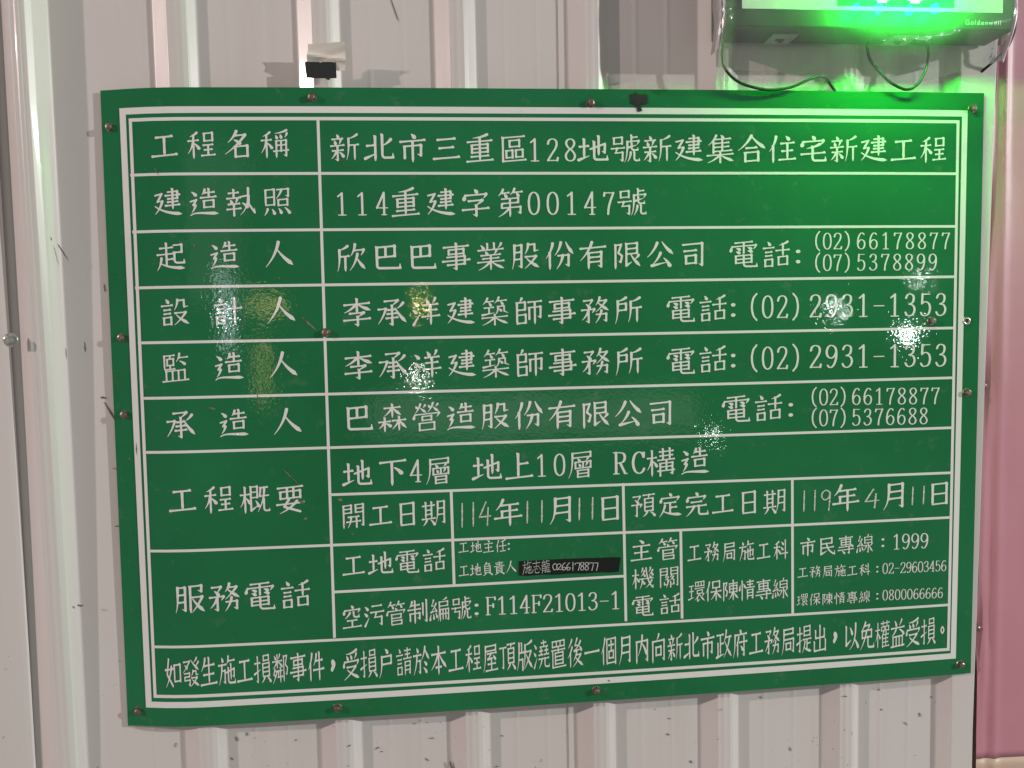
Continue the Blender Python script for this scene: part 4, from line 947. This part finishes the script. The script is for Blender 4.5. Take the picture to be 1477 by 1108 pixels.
def brush_digit(L,thin=None,wm=1.):
    cv=Canvas()
    for s in L:
        f=s.split();P=np.array([float(v) for v in f[1:]]).reshape(-1,2)
        q=P if f[0]=='l' else spline(P,f[0]=='c')
        q=q*U+PAD
        d=np.r_[0,np.cumsum(np.hypot(*np.diff(q,axis=0).T))];m=int(d[-1]/1.0)+3;t=np.linspace(0,d[-1],m)
        q=np.c_[np.interp(t,d,q[:,0]),np.interp(t,d,q[:,1])]
        g=np.gradient(q,axis=0);v=np.abs(g[:,1])/(np.hypot(*g.T)+1e-9)
        r=(2.5+2.5*v**1.5)*U*.9*wm if thin is None else thin*U/2*(1+.28*np.sin(np.arange(len(q))/9.+len(q))*np.cos(np.arange(len(q))/23.))
        for (x,y),rr in zip(q,r):cv.disc(x,y,rr)
    return cv.im
def blur(a,k=2):
    a=a.astype(float)
    for _ in range(k):
        for ax in (0,1):
            a=(np.roll(a,1,ax)+2*a+np.roll(a,-1,ax))/4
    return a
def contours(im):
    a=blur(im,4);segs={}
    H,W=a.shape;th=.5
    def ip(p,q):
        va,vb=a[p],a[q];t=(th-va)/(vb-va);return (p[1]+(q[1]-p[1])*t,p[0]+(q[0]-p[0])*t)
    nxt={};pos={}
    I=a>th
    act=np.argwhere((I[:-1,:-1].astype(int)+I[1:,:-1]+I[:-1,1:]+I[1:,1:])%4!=0)
    for y,x in act:
        c=[(y,x),(y,x+1),(y+1,x+1),(y+1,x)]
        ed=[]
        for i in range(4):
            p,q=c[i],c[(i+1)%4]
            if I[p]!=I[q]:
                key=(min(p,q),max(p,q));pos[key]=ip(*key) if True else 0
                ed.append((key,I[p]))   # I[p] True: leaving
        outs=[e[0] for e in ed if e[1]];ins=[e[0] for e in ed if not e[1]]
        # connect from leaving edge to entering edge
        if len(outs)==1:nxt[outs[0]]=ins[0]
        else:
            ks=[e[0] for e in ed]
            for i,e in enumerate(ed):
                if e[1]:nxt[e[0]]=ed[(i+1)%4][0]
    loops=[]
    while nxt:
        k=next(iter(nxt));L=[]
        while k in nxt:
            L.append(pos[k]);k=nxt.pop(k)
        if len(L)>10:loops.append(np.array(L))
    return loops
def simplify(P,eps):
    def rec(i,j):
        if j<=i+1:return []
        a,b=P[i],P[j];d=b-a;l=hypot(*d)
        seg=P[i+1:j]
        dist=np.abs((seg[:,0]-a[0])*d[1]-(seg[:,1]-a[1])*d[0])/l if l>1e-9 else np.hypot(*(seg-a).T)
        m=dist.argmax()
        if dist[m]<eps:return []
        m+=i+1
        return rec(i,m)+[m]+rec(m,j)
    n=len(P);h=((P-P[0])**2).sum(1).argmax()
    P=np.vstack([P,P[:1]])
    idx=[0]+rec(0,h)+[h]+rec(h,n)
    return P[idx]

NARROW = set("0123456789FRC()-:")
CACHE = {}
def glyph(ch, hand):
    key = (ch, hand)
    if key not in CACHE:
        if ch in DG: im = brush_digit((HW if hand else DG)[ch], 5.2 if hand else None, {':': 1.9, '，': 2.2}.get(ch, 1.0))
        else: im = brush_glyph(ch, 4.2 if hand else None, 1.12)
        loops = [[Vector(((x - 160)/240.0, (y - 160)/240.0, 0)) for x, y in simplify(c, 0.5)] for c in contours(im)]
        loops = [c for c in loops if len(c) > 2]
        def area(c): return sum(a.x*b.y - b.x*a.y for a, b in zip(c, c[1:] + c[:1]))/2
        def inside(p, c):
            r = False
            for a, b in zip(c, c[1:] + c[:1]):
                if (a.y > p.y) != (b.y > p.y) and p.x < (b.x-a.x)*(p.y-a.y)/(b.y-a.y) + a.x: r = not r
            return r
        big = max(loops, key=lambda c: abs(area(c)))
        sign = 1 if area(big) > 0 else -1
        outer = [c for c in loops if area(c)*sign > 0]; holes = [c for c in loops if area(c)*sign < 0]
        verts, tris = [], []
        for c in outer:
            own = [h for h in holes if inside(h[0], c) and not any(o is not c and abs(area(o)) < abs(area(c)) and inside(h[0], o) for o in outer)]
            base = len(verts)
            tris += [tuple(i + base for i in t) for t in tessellate_polygon([c] + own)]
            verts += [p for q in [c] + own for p in q]
        CACHE[key] = (verts, tris)
    return CACHE[key]
def put_text(bm, seg, zf, off):
    text, hand, ax, ay, bx, by, w, h = seg
    n = len(text)
    for i, ch in enumerate(text):
        t = i/(n-1) if n > 1 else 0.0
        cx, cy = ax + (bx-ax)*t, ay + (by-ay)*t
        if ch in '，。': cx += w*0.22; cy -= h*0.27      # full-width marks sit in mid cell
        V, T = glyph(ch, hand)
        narrow = ch in NARROW
        vs = []
        for p in V:
            x = cx + ((p.x + 0.25)*2*w if narrow else p.x*w/0.94)     # narrow glyphs live in a half-width box
            y = cy + p.y*h/0.98
            vs.append(bm.verts.new(W(x, y, zf(x, y) - off)))
        for t3 in T:
            if len(set(t3)) == 3:
                try: bm.faces.new([vs[j] for j in t3])
                except ValueError: pass
for line in DATA['text'][:-1]:
    for nm, mat, sel in (('lettering', M_PRINT, [s for s in line if not s[1]]), ('handwriting', M_MARKER, [s for s in line if s[1]])):
        if not sel: continue
        for s in sel:
            bm = bmesh.new(); put_text(bm, s, bulge, 0.0004)
            face_front(bm); obj(nm, bm, mat, board)

# ---- screws through the board, one empty rivet ring
for i, (x, y) in enumerate(DATA['screws']):
    z = bulge(x, y)
    bm = bmesh.new()
    if i == 7:
        seg = 20; rings = []
        for rad, dz in ((0.0058, 0.0), (0.0052, -0.0014), (0.0034, -0.0014), (0.0026, 0.0)):
            rings.append([bm.verts.new(W(x+rad*math.cos(2*math.pi*k/seg), y+rad*math.sin(2*math.pi*k/seg), z+dz)) for k in range(seg)])
        for a, b in zip(rings, rings[1:]):
            for k in range(seg): bm.faces.new([a[k], a[(k+1) % seg], b[(k+1) % seg], b[k]])
        bmesh.ops.recalc_face_normals(bm, faces=bm.faces)
        ring = obj('rivet', bm, M_RIVET, board, True)
        bm = bmesh.new()
        bm.faces.new([bm.verts.new(W(x+0.0028*math.cos(2*math.pi*k/seg), y+0.0028*math.sin(2*math.pi*k/seg), z-0.0006)) for k in range(seg)])
        face_front(bm); obj('rivet_hole_shade', bm, M_HOLE_SHADE, board)  # dark disc, the hole's shade put in as colour
        continue
    screw_head(bm, (x, y), z-0.0001, 0.0045, 0.0042, 0.0062)
    obj('screw', bm, M_SCREW, board)

# ---- scratches and nicks in the print
bm = bmesh.new()
for (x0, y0, x1, y1, w) in [(0.030, 0.060, 0.036, 0.071, 0.0008), (0.176, 0.448, 0.197, 0.470, 0.0012), (0.207, 0.252, 0.226, 0.270, 0.0022), (0.075, 0.158, 0.078, 0.161, 0.002),
                            (0.262, 0.052, 0.268, 0.060, 0.0008), (0.086, 0.366, 0.095, 0.368, 0.0018), (0.146, 0.338, 0.150, 0.372, 0.0006), (0.42, 0.155, 0.424, 0.162, 0.0008),
                            (-0.022, 0.43, -0.018, 0.431, 0.0015), (-0.010, 0.41, -0.010, 0.425, 0.0012), (0.42, 0.655, 0.425, 0.656, 0.002), (0.60, 0.7535, 0.604, 0.755, 0.0016),
                            (0.245, 0.490, 0.252, 0.4925, 0.003), (0.20, 0.515, 0.206, 0.514, 0.0028), (0.196, 0.492, 0.203, 0.493, 0.0024), (0.252, 0.5245, 0.257, 0.526, 0.0016), (0.261, 0.537, 0.265, 0.538, 0.0015)]:
    n = 6; a, b = Vector((x0, y0)), Vector((x1, y1)); d = (b-a).normalized(); nn = Vector((-d.y, d.x)); pts = []
    for s in (1, -1):
        rng = range(n+1) if s == 1 else range(n, -1, -1)
        for k in rng:
            t = k/n; p = a.lerp(b, t) + nn*s*w*(0.15+0.5*math.sin(math.pi*t)*(0.5+rnd.random()))
            pts.append((p.x, p.y))
    vs = [bm.verts.new(W(px, py, bulge(px, py)-0.0005)) for px, py in pts]
    for t in tessellate_polygon([[Vector((px, py, 0)) for px, py in pts]]): bm.faces.new([vs[i] for i in t])
face_front(bm); obj('scratches', bm, M_SCRATCH, board)

# ---------------------------------------------------------------- tape pieces
strip_t = thing('name_tape', 'long black tape strip with white handwritten name and number on the lower board', 'tape', W(0.58, 0.62, bulge(0.58, 0.62)))
ST = DATA['tapeq']
top = [Vector(ST[0]).lerp(Vector(ST[1]), k/12) for k in range(13)]; bot = [Vector(ST[2]).lerp(Vector(ST[3]), k/12) for k in range(13)]
pts = [(p.x, p.y + 0.0012*(-math.sin(k/12*math.pi))*0.6) for k, p in enumerate(top)] + [(p.x, p.y + 0.0005*math.sin(k*1.9)) for k, p in enumerate(bot)]
pts[12] = (pts[12][0]+0.0012, pts[12][1]); pts[11] = (pts[11][0], pts[11][1]-0.0002)
bm = bmesh.new(); add_prism(bm, pts, -0.0004, -0.0010, bulge)
obj('tape_strip', bm, M_STRIP, strip_t)
bm = bmesh.new()
for s in DATA['text'][-1]: put_text(bm, s, bulge, 0.0013)
face_front(bm); obj('handwriting', bm, M_CHALK, strip_t)

def ragged(pts, amp=0.0006, n=6):
    out = []
    for i in range(len(pts)):
        a, b = Vector(pts[i]), Vector(pts[(i+1) % len(pts)])
        for k in range(n):
            p = a.lerp(b, k/n)
            if k: p = p + Vector((rnd.uniform(-amp, amp), rnd.uniform(-amp, amp)))
            out.append((p.x, p.y))
    return out
bm = bmesh.new()
add_prism(bm, ragged([(0.6405, -0.0315), (0.6625, -0.0312), (0.6627, -0.0195), (0.6528, -0.0190), (0.6552, -0.0105), (0.6495, -0.0085), (0.6462, -0.0185), (0.6408, -0.0198)], 0.0005), -0.0004, -0.0012, bulge)
add_prism(bm, [(0.6465, -0.0345), (0.6480, -0.0345), (0.6482, -0.0300), (0.6468, -0.0300)], -0.0005, -0.0011, bulge)
tag(obj('black_tape', bm, M_TAPE), 'small torn black tape bit with a tail on the top edge of the board', 'tape', 'black tape scraps')

# cream paper tape standing off the rib, black tape across its lower half
def curl(x, y):
    t = (y+0.0905)/0.030                   # 0 at the top edge, 1 at the lower edge
    s = (x-0.2235)/0.049
    fold = 0.0022*math.exp(-((t-0.42-0.22*s)/0.10)**2) - 0.0016*math.exp(-((t-0.80+0.5*s)/0.12)**2)
    return -0.009*max(0.0, 1-t)**1.3 - 0.004 + 0.0016*math.sin((x-0.22)*90) - fold
bm = bmesh.new(); prev = None
rows = []
for j in range(15):
    v = j/14; row = []
    for i in range(19):
        u = i/18
        x = 0.2235 + 0.0035*(1-v) + u*(0.0490 - 0.0025*(1-v)) ; y = -0.0895 + 0.029*v - 0.0040*u*(1-v) + 0.0015*u
        row.append(bm.verts.new(W(x + 0.0005*math.sin(9*v+3*u), y, curl(x, y))))
    rows.append(row)
for a, b in zip(rows, rows[1:]):
    for k in range(18): bm.faces.new([a[k], a[k+1], b[k+1], b[k]])
bmesh.ops.recalc_face_normals(bm, faces=bm.faces)
bmesh.ops.solidify(bm, geom=list(bm.faces), thickness=0.0004)
tag(obj('paper_tape', bm, M_PAPER), 'creased cream paper tape curling off the rib above the board', 'tape')
bm = bmesh.new()
edge = [(0.2222, -0.0690)]
for k in range(1, 14): edge.append((0.2222+0.0385*k/14, -0.0690 + 0.0012*(k % 2)*rnd.random() - 0.0004))
pts = edge + [(0.2607, -0.0700), (0.2609, -0.0497), (0.2530, -0.0492), (0.2515, -0.0470), (0.2480, -0.0480), (0.2470, -0.0493), (0.2232, -0.0492)]
add_prism(bm, pts, -0.0062, -0.0074)
tag(obj('black_tape', bm, M_TAPE), 'rectangular black tape stuck over the cream paper tape above the board', 'tape', 'black tape scraps')

# ================================================================ LED display
led = thing('led_display', 'plastic wrapped black LED display glowing green above the right corner of the board', 'display', W(0.944, -0.10, 0.0))
LX0, LX1, LYB, LYT, LZB, LZF = 0.7515, 1.1365, -0.1020, -0.3900, ZC-0.004, -0.0580
bm = bmesh.new(); add_box(bm, LX0, LX1, LYT, LYB, LZF, LZB); bevel_all(bm, 0.0016, 2)
obj('case', bm, M_CASE, led)
bm = bmesh.new(); add_box(bm, LX0+0.020, LX1-0.018, LYT+0.02, -0.1232, LZF-0.0012, LZF+0.0004)
obj('front_panel', bm, M_PANEL, led)
bm = bmesh.new(); add_box(bm, 0.8960, 1.0515, -0.2300, -0.1283, LZF-0.0024, LZF-0.0010)
obj('led_module', bm, mat_simple('led_module_black', (0.012, 0.03, 0.018), 0.4), led)
PX = 0.00315
bmd, bml = bmesh.new(), bmesh.new()
cols, rws = 48, 24
# two characters whose lower strokes reach into view
lit = set()
for c0 in (14, 28):
    for c in range(8):
        for r in range(10):
            if (r == 1 and 1 <= c <= 6) or (r == 2 and c in (0, 1, 6, 7)) or (r > 2 and c in (0, 7)) or (r == 0 and 2 <= c <= 5): lit.add((c0+c, r+1))
for c in range(cols):
    for r in range(rws):
        x = 0.8992 + c*PX; y = -0.1307 - r*PX
        b = bml if (c, r) in lit else bmd
        rad = 0.0011
        v = [b.verts.new(W(x+rad*math.cos(2*math.pi*k/8), y+rad*math.sin(2*math.pi*k/8), LZF-0.0027)) for k in range(8)]
        t = b.verts.new(W(x, y, LZF-0.0034))
        for k in range(8): b.faces.new([v[k], v[(k+1) % 8], t])
face_front(bmd); face_front(bml)
obj('led_dots', bmd, M_LED_DIM, led); obj('lit_led_dots', bml, M_LED_ON, led)
# maker's lettering on the bezel
cu = bpy.data.curves.new('lettering', 'FONT'); cu.body = 'Goldenwell'; cu.size = 0.0088; cu.extrude = 0.0; cu.space_character = 1.22; cu.align_x = 'CENTER'; cu.align_y = 'CENTER'
tmp = bpy.data.objects.new('lettering', cu); COL.objects.link(tmp)
bpy.context.view_layer.update()
me = bpy.data.meshes.new_from_object(tmp.evaluated_get(bpy.context.evaluated_depsgraph_get()))
bpy.data.objects.remove(tmp)
bm = bmesh.new(); bm.from_mesh(me)
for v in bm.verts: v.co = W(1.0925 + v.co.x, -0.1105 - v.co.y, LZF-0.0005)
face_front(bm); obj('lettering', bm, M_PANEL, led)
# vent slots on the left side
bm = bmesh.new()
for k in range(6):
    y = -0.165 + k*0.0055
    v = [W(LX0-0.0005, y, -0.048), W(LX0-0.0005, y+0.0018, -0.048), W(LX0-0.0005, y-0.020+0.0018, -0.020), W(LX0-0.0005, y-0.020, -0.020)]
    quad(bm, v)
obj('vent_slots', bm, M_PANEL, led)
# mounting brackets under the case
for x0 in (0.822, 0.985):
    bm = bmesh.new(); add_box(bm, x0, x0+0.034, LYB-0.0002, LYB+0.0022, -0.036, -0.002); bevel_all(bm, 0.0006, 1)
    br = obj('bracket', bm, M_BRACKET, led)
    bm = bmesh.new(); add_box(bm, x0+0.010, x0+0.021, LYB+0.0021, LYB+0.0028, -0.022, -0.016); add_box(bm, x0+0.016, x0+0.021, LYB+0.0021, LYB+0.0028, -0.0159, -0.011)
    obj('slot_shade', bm, M_HOLE_SHADE, br)  # raised dark strips painting in the shade of a slot
# clear film wrapped round the display; low hem shaped to catch the green glow
def film_pt(u, v):
    """u: across (0..1), v: from the top of the front down to the loose lower hem"""
    x = LX0-0.004 + (LX1-LX0+0.009)*u
    hem = -0.0520 + 0.016*math.sin(math.pi*min(1, max(0, (u-0.08)*1.1)))**2 - 0.018*max(0, u-0.72)/0.28 + 0.005*noise.noise(Vector((x*9, 3.1, 0))) + 0.003*noise.noise(Vector((x*25, 7.7, 0)))
    y = LYT + (hem-LYT)*v
    z = LZF-0.0120 + 0.024*max(0.0, (v-0.83)/0.17)**1.5
    e = min(u, 1-u)
    z += 0.016*math.exp(-(e/0.018)**2)
    n = noise.noise(Vector((x*9, y*9, 4.0)))*0.0030 + noise.noise(Vector((x*22, y*14, 3.0)))*0.0010*(1+6*math.exp(-(e/0.06)**2))
    return W(x, y, z - abs(n)*0.8)
bm = bmesh.new(); rows = []
for j in range(61):
    rows.append([bm.verts.new(film_pt(i/90, j/60)) for i in range(91)])
for a, b in zip(rows, rows[1:]):
    for k in range(90): bm.faces.new([a[k], a[k+1], b[k+1], b[k]])
for side in (0, 90):          # ends folded back along the case
    c = [r[side] for r in rows[:56]]
    d = [bm.verts.new(v.co + Vector((0.0015 if side else -0.0015, 0.030 + 0.004*noise.noise(v.co*40), 0))) for v in c]
    for k in range(55): bm.faces.new([c[k], c[k+1], d[k+1], d[k]])
obj('plastic_wrap', bm, M_FILM, led, True)
# green lamps added in front of the panel, imitating the glow round the LEDs
for x in (0.925, 0.956, 0.998, 1.030):
    l = lamp('led_glow_helper', W(x, -0.130, LZF-0.034), 1.2, (0.0, 1.0, 0.035), 0.006)
    l.parent = led; l.matrix_parent_inverse = Matrix.Translation(led.location).inverted()

# ---------------------------------------------------------------- cables
C1 = [(0.7606, -0.1100), (0.7606, -0.1008), (0.7595, -0.0784), (0.7642, -0.0615), (0.7812, -0.0463), (0.8049, -0.0389), (0.8287, -0.0368), (0.8573, -0.0415), (0.888, -0.0545), (0.9054, -0.0565), (0.9199, -0.0511), (0.9345, -0.0358), (0.945, -0.020)]
C2 = [(0.9603, -0.1010), (0.9603, -0.0925), (0.9644, -0.078), (0.9752, -0.0644), (0.993, -0.0481), (1.0156, -0.0386), (1.0323, -0.0466), (1.0429, -0.065), (1.0466, -0.0825), (1.0444, -0.1030)]
C3 = [(1.1500, -0.150), (1.1613, -0.1250), (1.1596, -0.1041), (1.1509, -0.0873), (1.1313, -0.065), (1.0999, -0.0351), (1.08, -0.018)]
def cable(pts, zs, label):
    P = [W(x, y, z) for (x, y), z in zip(pts, zs)]
    bm = bmesh.new(); add_tube(bm, catmull(P, 12), 0.0019, 12)
    tag(obj('power_cable', bm, M_CABLE, None, True), label, 'cable', 'cables under the display')
def zr(n, a, m, e, tail): 
    out = []
    for i in range(n):
        t = i/(n-1); out.append(a*(1-t)**2 + m*2*t*(1-t) + e*t*t)
    for k in range(tail): out[-1-k] = 0.0095 if k < tail-1 else 0.006
    return out
cable(C1, zr(len(C1), -0.020, -0.022, 0.004, 3), 'long black cable looping from the left end of the display down behind the board')
cable(C2, zr(len(C2), -0.014, -0.016, -0.014, 0), 'black cable hanging in a short U under the middle of the display')
cable(C3, zr(len(C3), -0.030, -0.018, 0.004, 3), 'black cable slanting from the right end of the display behind the board')
